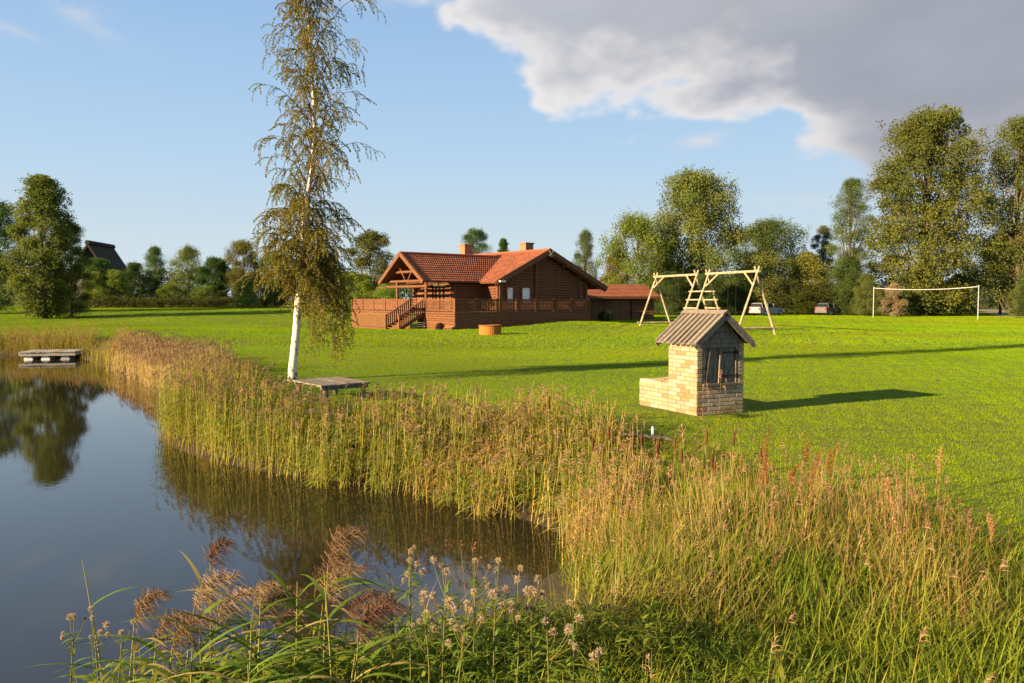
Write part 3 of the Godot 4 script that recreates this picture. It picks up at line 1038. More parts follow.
func make_small_things() -> void:
	# rust-coloured round fire ring
	var p := at(-1.29, 47.2)
	var o := base("fire_ring", p)
	tag(o, "round rust orange fire ring on the lawn in front of the terrace", "fire ring")
	var b := MB.new()
	b.lathe([Vector2(0.63, -0.1), Vector2(0.66, 0.05), Vector2(0.66, 0.5), Vector2(0.68, 0.54), Vector2(0.66, 0.57), Vector2(0.60, 0.56), Vector2(0.60, 0.2), Vector2(0.0, 0.18)], 32)
	put("ring_wall", b.mesh(M.rust), o)
	b = MB.new()
	b.lathe([Vector2(0.664, 0.50), Vector2(0.69, 0.515), Vector2(0.69, 0.56), Vector2(0.664, 0.58)], 32)
	put("rim_band", b.mesh(mat("rust_dark", lin(0.20, 0.08, 0.03), 0.85)), o)
	# low table near the birch
	var tp := at(-3.8, 16.7)
	o = base("low_table", Vector3(-3.8, tp.y, -16.7), deg_to_rad(-52))
	tag(o, "low weathered plank table beside the birch at the edge of the reeds", "table")
	var top := 0.36 - tp.y
	for k in 6:
		b = MB.new()
		b.box(Vector3(rr(-0.02, 0.02), top - 0.02 + rr(-0.004, 0.004), -0.46 + k * 0.184), Vector3(1.45 + rr(-0.03, 0.03), 0.035, 0.174))
		put("plank", b.mesh(M[["table_wood", "grey_wood_b"][k % 2]]), o)
	for x in [-0.65, 0.65]:
		b = MB.new()
		b.box(Vector3(x, top - 0.075, 0), Vector3(0.07, 0.07, 1.02))
		put("crossbar", b.mesh(M.grey_wood_c), o)
		for z in [-0.42, 0.42]:
			b = MB.new()
			b.tube([Vector3(x, -0.15, z), Vector3(x, top - 0.11, z)], [0.05, 0.05], 8)
			put("leg", b.mesh(M.grey_wood), o)
	# floating dock
	o = base("floating_dock", Vector3(-24.7, WATER, -39.9), deg_to_rad(14))
	o.scale = Vector3(1.2, 1.15, 1.0)
	tag(o, "small grey floating dock moored at the far left bank of the pond", "dock")
	for k in 13:
		b = MB.new()
		b.box(Vector3(0.02 + (k + 0.5) * 0.165, 0.33 + rr(-0.004, 0.004), -1.0), Vector3(0.155, 0.035, 2.1 + rr(-0.03, 0.03)))
		put("deck_board", b.mesh(M[["dock_wood", "table_wood", "dock_wood"][rng.randi() % 3]]), o)
	for z in [-0.02, -2.0]:
		b = MB.new()
		b.box(Vector3(1.09, 0.235, z), Vector3(2.15, 0.14, 0.05))
		put("side_beam", b.mesh(M.dock_wood), o)
	for x in [0.03, 2.15]:
		b = MB.new()
		b.box(Vector3(x, 0.235, -1.01), Vector3(0.05, 0.14, 1.92))
		put("end_beam", b.mesh(M.dock_wood), o)
	for x in [0.35, 1.0, 1.75]:
		b = MB.new()
		b.tube([Vector3(x, 0.0, -0.1), Vector3(x, 0.0, -1.9)], [0.17, 0.17], 12)
		put("float", b.mesh(M.white if x < 1.5 else M.steel), o)
	# stakes and driftwood by the reeds
	b = MB.new()
	b.bar(Vector3(0, -0.15, 0), Vector3(0.02, 0.45, 0), 0.05, 0.05, Vector3(0, 0, 1))
	b.tri(Vector3(-0.01, 0.45, 0.025), Vector3(0.05, 0.45, 0.025), Vector3(0.02, 0.5, 0))
	tag(put("stake", b.mesh(M.table_wood), null, Transform3D(Basis.IDENTITY, at(-21.4, 44.0))), "short pale wooden stake at the lawn edge near the dock", "stake")
	b = MB.new()
	b.tube([Vector3(0, -0.15, 0), Vector3(0.01, 0.12, 0), Vector3(0.01, 0.15, 0)], [0.025, 0.023, 0.015], 8)
	tag(put("stake", b.mesh(M.white), null, Transform3D(Basis.IDENTITY, at(2.1, 11.9))), "short whitish peg behind the cattails in front of the well house", "stake")
	b = MB.new()
	b.tube([Vector3(-0.4, 0.16, 0.06), Vector3(-0.1, 0.14, 0), Vector3(0.25, 0.10, 0.03), Vector3(0.5, 0.03, 0)], [0.018, 0.028, 0.024, 0.01], 7)
	tag(put("dead_branch", b.mesh(M.table_wood), null, Transform3D(Basis.IDENTITY, at(1.95, 11.5))), "bleached dead branch lying at the lawn edge behind the cattails", "branch")

# ---------------------------------------------------------------- cars
func make_car(where: Vector3, turn: float, paint: Color, label: String) -> void:
	var o := base("parked_car", where, turn)
	tag(o, label, "car", "cars parked by the trees")
	var pm := mat("paint_%d" % used["parked_car"], paint, 0.3)
	pm.clearcoat_enabled = true
	pm.clearcoat = 0.8
	# side outline from the rear bumper to the bonnet, x forward
	var body := [[-2.15, 0.35, 0.55, 0.80], [-2.1, 0.30, 0.95, 0.84], [-1.3, 0.25, 0.98, 0.88], [0.7, 0.25, 0.95, 0.88], [1.7, 0.27, 0.85, 0.84], [2.1, 0.33, 0.66, 0.74]]
	var b := MB.new()
	for i in body.size() - 1:
		var p = body[i]
		var q = body[i + 1]
		b.hexa([Vector3(p[0], p[1], p[3]), Vector3(q[0], q[1], q[3]), Vector3(q[0], q[1], -q[3]), Vector3(p[0], p[1], -p[3]), Vector3(p[0], p[2], p[3] * 0.94), Vector3(q[0], q[2], q[3] * 0.94), Vector3(q[0], q[2], -q[3] * 0.94), Vector3(p[0], p[2], -p[3] * 0.94)])
	put("body", b.mesh(pm), o)
	var cab := [[-2.05, 0.96, 0.96], [-1.75, 0.96, 1.42], [-0.9, 0.96, 1.5], [0.1, 0.95, 1.46], [1.0, 0.94, 0.95]]
	b = MB.new()
	for i in cab.size() - 1:
		var p = cab[i]
		var q = cab[i + 1]
		var w0: float = 0.80 - (p[2] - 0.96) * 0.32
		var w1: float = 0.80 - (q[2] - 0.96) * 0.32
		b.hexa([Vector3(p[0], p[1], 0.8), Vector3(q[0], q[1], 0.8), Vector3(q[0], q[1], -0.8), Vector3(p[0], p[1], -0.8), Vector3(p[0], p[2], w0), Vector3(q[0], q[2], w1), Vector3(q[0], q[2], -w1), Vector3(p[0], p[2], -w0)])
	put("cabin_glass", b.mesh(M.dark_glass), o)
	b = MB.new()
	b.hexa([Vector3(-1.85, 1.38, 0.67), Vector3(0.15, 1.42, 0.66), Vector3(0.15, 1.42, -0.66), Vector3(-1.85, 1.38, -0.67), Vector3(-1.7, 1.47, 0.62), Vector3(0.0, 1.52, 0.60), Vector3(0.0, 1.52, -0.60), Vector3(-1.7, 1.47, -0.62)])
	for s in [-1.0, 1.0]:
		for x in [-1.75, -0.75, 0.25]:
			b.bar(Vector3(x, 0.95, s * 0.82), Vector3(x + 0.02, 1.42, s * 0.67), 0.07, 0.09, Vector3(1, 0, 0))
	b.box(Vector3(-2.07, 0.93, 0), Vector3(0.1, 0.18, 1.5))
	put("roof", b.mesh(pm), o)
	for x in [-1.35, 1.35]:
		for s in [-1.0, 1.0]:
			var w := group_part("wheel", o)
			b = MB.new()
			b.tube([Vector3(x, 0.31, s * 0.68), Vector3(x, 0.31, s * 0.89)], [0.31, 0.31], 16)
			put("tyre", b.mesh(M.iron), w)
			b = MB.new()
			b.tube([Vector3(x, 0.31, s * 0.80), Vector3(x, 0.31, s * 0.90)], [0.19, 0.19], 12)
			put("rim", b.mesh(M.steel), w)
	for s in [-1.0, 1.0]:
		b = MB.new()
		b.box(Vector3(-2.13, 0.78, s * 0.68), Vector3(0.06, 0.22, 0.2))
		put("tail_light", b.mesh(mat("tail_lamp", lin(0.5, 0.02, 0.02), 0.3)), o)
		b = MB.new()
		b.box(Vector3(2.02, 0.62, s * 0.58), Vector3(0.12, 0.13, 0.26))
		put("headlight", b.mesh(M.white), o)

func make_cars() -> void:
	make_car(at(29.6, 93.0, 0.02), deg_to_rad(34), lin(0.22, 0.24, 0.28), "silver grey estate car parked before the trees, behind the right swing leg")
	make_car(at(38.0, 95.0, 0.0), deg_to_rad(32), lin(0.10, 0.09, 0.10), "dark car parked among bushes between the silver car and the volleyball net")

func make_net() -> void:
	var l := at(37.2, 82.4)
	var r := at(44.6, 76.6)
	var o := base("volleyball_net", l)
	tag(o, "thin volleyball net tape strung between two grey posts on the far lawn", "volleyball net")
	var d := r - l
	for q in [[Vector3.ZERO, 3.18], [d, 3.28]]:
		var b := MB.new()
		b.tube([q[0] + Vector3(0, -0.3, 0), q[0] + Vector3(0, q[1], 0)], [0.04, 0.036], 10)
		put("post", b.mesh(M.steel), o)
	var b := MB.new()
	var pts := []
	var hh := []
	for k in 13:
		var t := k / 12.0
		pts.append(d * t + Vector3(0, lerpf(3.05, 3.15, t) - 0.28 * 4.0 * t * (1.0 - t) * 0.8, 0))
		hh.append(0.11)
	for k in 12:
		b.bar(pts[k], pts[k + 1], 0.03, 0.055)
	put("top_tape", b.mesh(M.steel), o)

# ---------------------------------------------------------------- trees
func leaf_cluster(n: int, radius: float, length: float, width: float, droop: float) -> ArrayMesh:
	var b := MB.new()
	for i in n:
		var p := rdir() * radius * pow(rng.randf(), 0.5)
		p.y *= 1.0 + droop
		var d := (rdir() + Vector3(0, -droop, 0) + p.normalized() * 0.5).normalized()
		var s := d.cross(rdir()).normalized()
		var k := rr(0.75, 1.25)
		b.col = Color(k * rr(0.9, 1.12), k, k * rr(0.8, 1.1))
		b.leaf(p, d, s, length * rr(0.7, 1.25), width * rr(0.8, 1.2))
	return b.mesh(M.leaf)

func jitter(c: Color, a: float) -> Color:
	var k := 1.0 + rr(-a, a)
	var w := rr(-a, a) * 0.5
	return Color(c.r * k * (1.0 + w), c.g * k, c.b * k * (1.0 - w))

func profile(shape: String, t: float) -> float:
	match shape:
		"column":
			return pow(sin(PI * clampf(t * 0.9 + 0.08, 0, 1)), 0.6) * (1.0 - 0.35 * t)
		"spire":
			return pow(1.0 - t, 0.7) * minf(1.0, 0.35 + t * 4.0)
		"bush":
			return sqrt(maxf(0.0, 1.0 - t * t)) * 0.98
		"open":
			return pow(sin(PI * clampf(t * 0.8 + 0.16, 0, 1)), 0.8)
		_:
			return pow(sin(PI * clampf(t * 0.82 + 0.15, 0, 1)), 0.62)

var clusters := {}
func make_tree(called: String, category: String, label: String, x: float, d: float, height: float, half: float, shape: String, from: float, col: Color, thick: float, droop := 0.0, group := "") -> void:
	# height and half width in metres; from = where the crown begins as a share of the height; thick = fullness
	var g := at(x, d)
	var o := base(called, g)
	tag(o, label, category, group)
	var b := MB.new()
	var tr := maxf(0.05, height * 0.014)
	var lean := Vector3(rr(-0.02, 0.02), 1, rr(-0.02, 0.02))
	var pts := []
	var rad := []
	for k in 6:
		var t := k / 5.0
		pts.append(lean * height * 0.9 * t + Vector3(rr(-1, 1), 0, rr(-1, 1)) * 0.012 * height * t - Vector3(0, 0.15 * (1.0 - t), 0))
		rad.append(tr * (1.05 - t * 0.9) * (1.3 if k == 0 else 1.0))
	b.tube(pts, rad, 8, false)
	var places := []
	var colors := []
	var y0 := height * from
	var span := height - y0
	var lobe := half * 0.34
	var area := half * span
	var n_lobes := int(clampf(2.0 * span / lobe + 4.0 + area * 0.3, 16, 64))
	var size := clampf(half * 0.2, 0.5 if half > 1.2 else 0.22, 1.0)
	var per := int(clampf(area * 22.0 * thick / n_lobes / (size * size), 22, 120))
	for i in n_lobes:
		var t := (i + rng.randf()) / n_lobes
		var a := i * 2.39996 + rr(-0.5, 0.5)
		var pr := half * profile(shape, t)
		var rd: float = maxf(0.0, pr - lobe * 0.55) * pow(rng.randf(), 0.36)
		var c := Vector3(cos(a) * rd, y0 + t * span, sin(a) * rd) + lean * 0.0
		var lr := minf(lobe * rr(0.6, 1.35), pr * 0.85 + 0.25)
		c.y = minf(c.y, height - lr * 1.0)
		c.y = maxf(c.y, lr * 0.55)
		var st: Vector3 = pts[clampi(int(t * 4.0 * (1 - from) + from * 4.0), 0, 4)]
		if shape != "bush" and st.y < c.y + 0.5:
			b.tube([st, st.lerp(c, 0.5) + Vector3(0, -0.04 * span, 0), c], [tr * 0.4, tr * 0.25, tr * 0.06], 5, false)
		var tone := jitter(col, 0.16)
		for k in per:
			var dr := rdir()
			if dr.y < -0.2 and rng.randf() < 0.65: dr.y = -dr.y
			var p := c + Vector3(dr.x, dr.y * 0.8, dr.z) * lr * (pow(rng.randf(), 0.4) if rng.randf() < 0.88 else rr(1.0, 1.35))
			if p.y < 0.15:
				continue
			var bs := Basis.from_euler(Vector3(rr(-0.5, 0.5), rr(0, TAU), rr(-0.5, 0.5))).scaled(Vector3.ONE * size * rr(0.7, 1.2))
			places.append(Transform3D(bs, p))
			colors.append(jitter(tone, 0.16))
	put("trunk", b.mesh(M.bark), o)
	var key := "droop" if droop > 0.3 else "plain"
	if not clusters.has(key):
		clusters[key] = [leaf_cluster(22, 0.55, 0.24, 0.15, 0.0 if key == "plain" else 1.0), leaf_cluster(22, 0.6, 0.20, 0.13, 0.1 if key == "plain" else 1.2)]
	scatter("crown", clusters[key][used[called] % 2], places, colors, o).set_meta("kind", "stuff")

func make_hedge(called: String, label: String, x0: float, x1: float, d: float, h: float, deep: float, col: Color, n: int) -> void:
	var o := base(called, at((x0 + x1) / 2, d))
	tag(o, label, "hedge")
	var places := []
	var colors := []
	for i in n:
		var x := rr(x0, x1)
		var dd := d + rr(-deep, deep)
		var k := h * (0.85 + 0.3 * lumps.get_noise_2d(x * 3.0, dd)) * sqrt(maxf(0.05, 1.0 - pow((dd - d) / deep, 2.0) * 0.6))
		var p := at(x, dd, k * pow(rng.randf(), 0.55)) - o.position
		places.append(Transform3D(Basis.from_euler(Vector3(rr(-0.5, 0.5), rr(0, TAU), rr(-0.5, 0.5))).scaled(Vector3.ONE * rr(0.4, 0.75)), p))
		colors.append(jitter(col, 0.22))
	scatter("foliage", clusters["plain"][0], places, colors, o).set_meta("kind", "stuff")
	var b := MB.new()
	for k in int((x1 - x0) / 1.5):
		var x := x0 + k * 1.5 + rr(0, 1)
		var p := at(x, d, -0.1) - o.position
		b.tube([p, p + Vector3(rr(-0.2, 0.2), h * 0.7, rr(-0.2, 0.2))], [0.04, 0.015], 5, false)
	put("stems", b.mesh(M.twig), o)

func make_birch() -> void:
	var g := at(-5.58, 20.2)
	var o := base("birch_tree", g)
	tag(o, "tall slender leaning birch with white trunk and drooping twigs beside the pond", "tree")
	# trunk line, metres from the foot
	var line := [Vector3(0, -0.2, 0), Vector3(0.02, 0.3, 0), Vector3(0.13, 1.2, 0.02), Vector3(0.24, 2.35, 0.05), Vector3(0.32, 3.5, 0.03), Vector3(0.40, 4.45, 0.0), Vector3(0.58, 5.3, -0.03), Vector3(0.66, 6.1, 0.0), Vector3(0.64, 7.3, 0.03), Vector3(0.56, 8.6, 0.0), Vector3(0.50, 9.5, 0.02), Vector3(0.48, 10.1, 0.0)]
	var rads := [0.135, 0.11, 0.098, 0.09, 0.08, 0.068, 0.058, 0.05, 0.04, 0.025, 0.014, 0.005]
	var b := MB.new()
	# subdivided so that dark scars and rings sit on the white bark
	var curve := Curve3D.new()
	for i in line.size():
		var tan: Vector3 = (line[mini(i + 1, line.size() - 1)] - line[maxi(i - 1, 0)]) / 6.0
		curve.add_point(line[i], -tan, tan)
	var trunk_at := func(y: float) -> Vector3:
		for i in line.size() - 1:
			if y <= line[i + 1].y:
				return line[i].lerp(line[i + 1], (y - line[i].y) / (line[i + 1].y - line[i].y))
		return line[line.size() - 1]
	var rad_at := func(y: float) -> float:
		for i in line.size() - 1:
			if y <= line[i + 1].y:
				return lerpf(rads[i], rads[i + 1], (y - line[i].y) / (line[i + 1].y - line[i].y))
		return 0.005
	var y := -0.2
	var sides := 14
	var rows := 0
	var marks := FastNoiseLite.new()
	marks.seed = 4
	marks.frequency = 1.0
	while y < 10.05:
		var c: Vector3 = trunk_at.call(y)
		var r: float = rad_at.call(y)
		for k in sides:
			var a := TAU * k / sides
			var nn := Vector3(cos(a), 0, sin(a))
			var m := marks.get_noise_3d(nn.x * 1.4, y * 9.0, nn.z * 1.4) + (0.5 if y < 0.25 else 0.0) + 0.06 * (y - 4.0) / 3.0
			b.col = Color(1, 0.98, 0.95) * (0.12 if m > 0.36 else 0.85 + 0.15 * rng.randf())
			if y > 6.0:
				b.col = b.col.lerp(Color(0.75, 0.5, 0.32), clampf((y - 6.0) / 3.0, 0, 1))
			b.vert(c + nn * r, nn)
		rows += 1
		y += 0.05
	for j in rows - 1:
		for k in sides:
			var a0 := j * sides + k
			var a1 := j * sides + (k + 1) % sides
			b.ix.append_array([a0, a1, a1 + sides, a0, a1 + sides, a0 + sides])
	put("trunk", b.mesh(M.birch_bark), o)
	# hanging twig with leaves, 0.6 m
	var twigs := []
	for q in 4:
		var tb := MB.new()
		var p := Vector3.ZERO
		var dr := Vector3(0.6, -0.35 if q < 2 else 0.25, 0).normalized()
		for k in 15:
			dr = (dr + Vector3(rr(-0.2, 0.2), -0.14, rr(-0.2, 0.2))).normalized()
			var nx := p + dr * 0.042
			tb.col = Color(0.5, 0.3, 0.25)
			tb.ribbon([p, nx], [0.0025, 0.0025], dr.cross(Vector3(0.3, 0.1, 0.9)).normalized())
			for e in 2:
				var ld := (rdir() * 0.8 + Vector3(0, -0.7, 0)).normalized()
				var ls := ld.cross(rdir()).normalized()
				var s := rr(0.75, 1.3)
				tb.col = Color(s * rr(0.95, 1.25), s, s * rr(0.6, 1.0))
				tb.leaf(nx, ld, ls, rr(0.045, 0.065), rr(0.034, 0.046))
			p = nx
		twigs.append(tb.mesh(M.leaf))
	var limbs := MB.new()
	var places := [[], [], [], []]
	var colors := [[], [], [], []]
	var hang := func(p: Vector3, scale: float, out: Vector3) -> void:
		var q := rng.randi() % 4
		var yaw := atan2(-out.z, out.x) + rr(-0.9, 0.9)
		places[q].append(Transform3D(Basis.from_euler(Vector3(rr(-0.2, 0.2), yaw, rr(-0.3, 0.3))).scaled(Vector3(1, 1, 1) * scale), p))
		var k := rr(0.8, 1.25)
		var warm := 1.0 if rng.randf() > 0.22 else 1.35
		colors[q].append(Color(0.17 * k * warm, 0.172 * k, 0.045 * k))
	var n := 132
	for i in n:
		var t := pow(float(i) / n, 0.95)
		var yb := 1.9 + 8.0 * t
		var a := i * 2.39996 + rr(-0.4, 0.4)
		var out := Vector3(cos(a), 0, sin(a))
		var reach := rr(0.45, 1.4)
		if yb > 6.8:
			reach *= lerpf(1.0, 0.5, clampf((yb - 6.8) / 2.8, 0, 1))
		if yb < 4.2:
			reach = rr(0.75, 1.3)
			if out.x > 0.2: reach *= 1.15
		if i % 11 == 3 and yb > 4.5 and yb < 8.8:
			reach = rr(1.5, 1.8)
		var start: Vector3 = trunk_at.call(yb)
		var rise := rr(0.5, 1.05) * reach
		var pts := [start]
		var rd := [0.02 - 0.011 * t]
		var m := 7
		for k in m:
			var u := (k + 1.0) / m
			var yy := rise * sin(u * 2.2) / 0.95
			if yb < 4.2:
				yy -= u * u * (0.7 if out.x > 0.0 else 0.35)
			pts.append(start + out * reach * u + Vector3(rr(-0.05, 0.05), yy, rr(-0.05, 0.05)))
			rd.append(rd[0] * (1.0 - 0.88 * u))
		limbs.tube(pts, rd, 5, false)
		for k in range(1, pts.size()):
			var cnt := 4
			if yb < 4.4: cnt = 6
			for e in cnt:
				if rng.randf() < (0.42 if yb > 4.4 else 0.2): continue
				var p: Vector3 = pts[k].lerp(pts[k - 1], rng.randf())
				hang.call(p, rr(0.4, 0.9) * (1.05 if yb < 4.4 else 0.95), (out + rdir() * 0.6).normalized())
	# long curtains low on the right-hand side
	for i in 26:
		var start: Vector3 = trunk_at.call(rr(2.2, 3.6))
		var a := rr(-1.1, 1.1)
		var out := Vector3(cos(a), 0, sin(a))
		var reach := rr(0.5, 1.35)
		var down := rr(1.2, 2.6) * (0.7 + 0.3 * reach)
		var pts := [start]
		var rd := [0.012]
		for k in 9:
			var u := (k + 1.0) / 9
			pts.append(start + out * reach * sqrt(u) + Vector3(rr(-0.05, 0.05), 0.5 * sin(u * 3.0) - down * u * u, rr(-0.05, 0.05)))
			rd.append(0.012 * (1.0 - 0.85 * u))
		limbs.tube(pts, rd, 4, false)
		for k in range(3, pts.size()):
			if pts[k].y < 0.75: continue
			for e in 4:
				hang.call(pts[k].lerp(pts[k - 1], rng.randf()), rr(0.5, 0.95), rdir())
	put("branches", limbs.mesh(M.twig), o)
	var crown := group_part("crown", o)
	for q in 4:
		scatter("leaves", twigs[q], places[q], colors[q], crown).set_meta("kind", "stuff")

func make_trees() -> void:
	var list := [
		["leafy_tree", "tree", "dark leafy tree cut off by the left edge of the picture", -54.4, 84.0, 12.14, 3.60, "round", 0.02, Color(0.074, 0.130, 0.032), 1.30, 0.0],
		["leafy_tree", "tree", "tall twin topped leafy tree by the left edge, left of the barn", -44.3, 76.0, 13.53, 3.75, "column", 0.02, Color(0.140, 0.176, 0.040), 1.35, 0.0],
		["leafy_tree", "tree", "shorter leafy tree leaning on the right side of the tall left tree", -43.5, 79.0, 9.34, 2.16, "round", 0.02, Color(0.116, 0.157, 0.036), 1.20, 0.0],
		["leafy_tree", "tree", "small round dark green tree just below the barn roof", -53.7, 104.0, 6.36, 2.54, "round", 0.10, Color(0.066, 0.139, 0.040), 1.20, 0.0],
		["shrub", "shrub", "yellow green shrub below the barn, next to the tall left tree", -52.6, 101.0, 4.45, 2.03, "bush", 0.00, Color(0.173, 0.222, 0.036), 1.10, 0.0],
		["shrub", "shrub", "yellow green shrub directly right of and below the barn", -50.4, 102.0, 4.73, 2.20, "bush", 0.00, Color(0.165, 0.213, 0.036), 1.10, 0.0],
		["leafy_tree", "tree", "slim grey green tree standing right of the barn", -47.6, 107.0, 7.99, 2.08, "column", 0.10, Color(0.099, 0.157, 0.054), 1.10, 0.0],
		["leafy_tree", "tree", "dark low tree filling the gap just right of the barn", -51.4, 109.0, 6.08, 2.04, "round", 0.10, Color(0.066, 0.120, 0.036), 1.20, 0.0],
		["leafy_tree", "tree", "pale feathery tree in the middle of the far left row", -42.7, 106.0, 8.05, 2.59, "open", 0.08, Color(0.148, 0.194, 0.063), 1.00, 1.0],
		["leafy_tree", "tree", "round dark tree right of the pale feathery tree", -38.5, 104.0, 6.49, 2.69, "round", 0.08, Color(0.058, 0.111, 0.036), 1.30, 0.0],
		["leafy_tree", "tree", "brownish olive tree just left of the birch crown", -34.5, 103.0, 8.63, 2.67, "round", 0.12, Color(0.148, 0.148, 0.040), 1.20, 0.0],
		["shrub", "shrub", "light green bush on the lawn edge left of the birch trunk", -32.1, 97.0, 3.41, 1.89, "bush", 0.00, Color(0.165, 0.241, 0.045), 1.20, 0.0],
		["shrub", "shrub", "low yellowish bush under the pale feathery tree", -43.2, 101.0, 3.06, 1.89, "bush", 0.00, Color(0.148, 0.204, 0.036), 1.10, 0.0],
		["shrub", "shrub", "low green bush under the round dark tree", -38.6, 101.0, 2.68, 2.47, "bush", 0.00, Color(0.116, 0.167, 0.036), 1.10, 0.0],
		["leafy_tree", "tree", "tree seen through the birch crown, left of the olive tree", -33.2, 112.0, 7.62, 3.22, "round", 0.08, Color(0.099, 0.148, 0.036), 1.20, 0.0],
		["leafy_tree", "tree", "dark tree seen behind the birch trunk", -27.2, 112.0, 6.78, 3.70, "round", 0.08, Color(0.083, 0.130, 0.036), 1.20, 0.0],
		["leafy_tree", "tree", "olive tree with gaps between the birch and the house porch", -16.9, 96.0, 9.56, 3.37, "round", 0.10, Color(0.132, 0.148, 0.047), 1.00, 0.0],
		["shrub", "shrub", "bright yellow green bush behind the left end of the terrace", -17.1, 88.0, 4.46, 2.52, "bush", 0.00, Color(0.214, 0.268, 0.036), 1.10, 0.0],
		["shrub", "shrub", "bright green bush seen through the open porch", -12.9, 86.0, 3.83, 2.24, "bush", 0.00, Color(0.181, 0.278, 0.045), 1.10, 0.0],
		["leafy_tree", "tree", "round tree top rising behind the left chimney", -4.7, 104.0, 10.95, 2.54, "round", 0.30, Color(0.091, 0.157, 0.045), 1.00, 0.0],
		["leafy_tree", "tree", "small conical tree top right of the left chimney", -1.2, 110.0, 10.27, 1.58, "spire", 0.20, Color(0.074, 0.148, 0.045), 1.20, 0.0],
		["leafy_tree", "tree", "slender grey green tree behind the right gable slope", 9.9, 108.0, 11.34, 2.33, "column", 0.15, Color(0.124, 0.167, 0.081), 0.85, 1.0],
		["leafy_tree", "tree", "low dark tree behind the house between gable and porch ridge", -10.1, 112.0, 6.73, 4.02, "round", 0.10, Color(0.074, 0.120, 0.036), 1.10, 0.0],
		["shrub", "shrub", "reddish autumn bush above the outbuilding roof", 13.3, 101.0, 7.89, 2.47, "round", 0.10, Color(0.264, 0.157, 0.036), 1.00, 0.0],
		["birch_tree", "tree", "large drooping birch behind the swing frame", 22.5, 100.0, 18.08, 6.24, "round", 0.06, Color(0.165, 0.194, 0.050), 1.35, 1.0],
		["birch_tree", "tree", "smaller drooping birch left of the large one, above the outbuilding", 15.2, 98.0, 12.37, 4.71, "round", 0.05, Color(0.165, 0.213, 0.045), 1.30, 1.0],
		["leafy_tree", "tree", "dark green round tree behind the willow bush, right of the large birch", 37.1, 116.0, 13.57, 6.00, "round", 0.10, Color(0.099, 0.144, 0.040), 1.20, 0.0],
		["willow_bush", "shrub", "rounded olive willow bush behind the right swing frame", 30.4, 99.0, 8.02, 4.38, "bush", 0.00, Color(0.165, 0.185, 0.047), 1.25, 0.0],
		["willow_bush", "shrub", "rounded olive willow bush left of the slim tree, above the dark car", 36.8, 100.0, 7.83, 4.03, "bush", 0.00, Color(0.181, 0.194, 0.045), 1.25, 0.0],
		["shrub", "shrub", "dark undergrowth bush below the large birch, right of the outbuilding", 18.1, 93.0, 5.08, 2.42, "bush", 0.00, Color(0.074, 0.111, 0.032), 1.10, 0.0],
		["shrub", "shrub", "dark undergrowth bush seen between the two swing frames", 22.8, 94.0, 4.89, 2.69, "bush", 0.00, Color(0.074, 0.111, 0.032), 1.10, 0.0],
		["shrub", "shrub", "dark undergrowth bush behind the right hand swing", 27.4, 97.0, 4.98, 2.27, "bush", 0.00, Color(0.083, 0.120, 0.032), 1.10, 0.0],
		["leafy_tree", "tree", "pale thin tree top just left of the slim tall tree", 43.4, 112.0, 12.19, 2.09, "open", 0.20, Color(0.165, 0.185, 0.108), 0.80, 0.0],
		["leafy_tree", "tree", "slim loose tree left of the tallest tree on the right", 41.3, 98.0, 16.65, 3.19, "open", 0.08, Color(0.124, 0.167, 0.054), 0.85, 0.0],
		["leafy_tree", "tree", "tallest broad leafy tree, behind the volleyball net", 48.1, 93.0, 23.80, 7.25, "round", 0.04, Color(0.157, 0.176, 0.043), 1.30, 0.0],
		["leafy_tree", "tree", "tall leafy tree cut by the right edge of the picture", 56.8, 90.0, 22.19, 5.15, "open", 0.07, Color(0.132, 0.157, 0.040), 1.00, 0.0],
		["shrub", "shrub", "dense shrub filling the foot of the slim loose tree", 39.7, 94.0, 7.00, 2.81, "bush", 0.00, Color(0.083, 0.120, 0.032), 1.20, 0.0],
		["shrub", "shrub", "leafy shrub with sunlit leaves between dark car and net", 40.0, 90.0, 4.75, 1.99, "bush", 0.00, Color(0.148, 0.176, 0.045), 1.10, 0.0],
		["shrub", "shrub", "dusty pink dried shrub behind the left net post", 41.9, 88.0, 3.70, 1.37, "bush", 0.00, Color(0.330, 0.259, 0.162), 0.50, 0.0],
		["shrub", "shrub", "dark green shrub under the middle of the net", 46.3, 92.0, 5.05, 2.99, "bush", 0.00, Color(0.083, 0.120, 0.032), 1.20, 0.0],
		["shrub", "shrub", "dark green shrub near the right net post", 50.6, 91.0, 4.67, 2.60, "bush", 0.00, Color(0.083, 0.120, 0.032), 1.20, 0.0],
		["leafy_tree", "tree", "low shady tree hanging over the sandy track", 61.6, 101.0, 10.42, 4.36, "round", 0.30, Color(0.083, 0.120, 0.032), 1.20, 0.0],
		["shrub", "shrub", "dark shrub at the right edge beside the sandy track", 52.2, 80.0, 4.85, 2.60, "bush", 0.00, Color(0.091, 0.130, 0.032), 1.20, 0.0],
		["shrub", "shrub", "low green bush in front of the dark car's rear", 34.9, 97.0, 2.80, 1.64, "bush", 0.00, Color(0.132, 0.176, 0.036), 1.10, 0.0],	]
	for q in list:
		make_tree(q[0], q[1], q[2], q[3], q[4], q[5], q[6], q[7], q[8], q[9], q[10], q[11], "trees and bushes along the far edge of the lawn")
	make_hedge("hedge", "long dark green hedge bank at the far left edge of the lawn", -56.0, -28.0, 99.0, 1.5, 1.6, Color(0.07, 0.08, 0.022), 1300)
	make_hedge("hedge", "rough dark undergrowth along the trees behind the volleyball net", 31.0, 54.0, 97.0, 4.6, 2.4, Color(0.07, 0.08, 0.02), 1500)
	make_hedge("hedge", "dark undergrowth between the outbuilding and the parked cars", 12.0, 31.0, 103.0, 4.8, 2.4, Color(0.07, 0.085, 0.02), 1300)
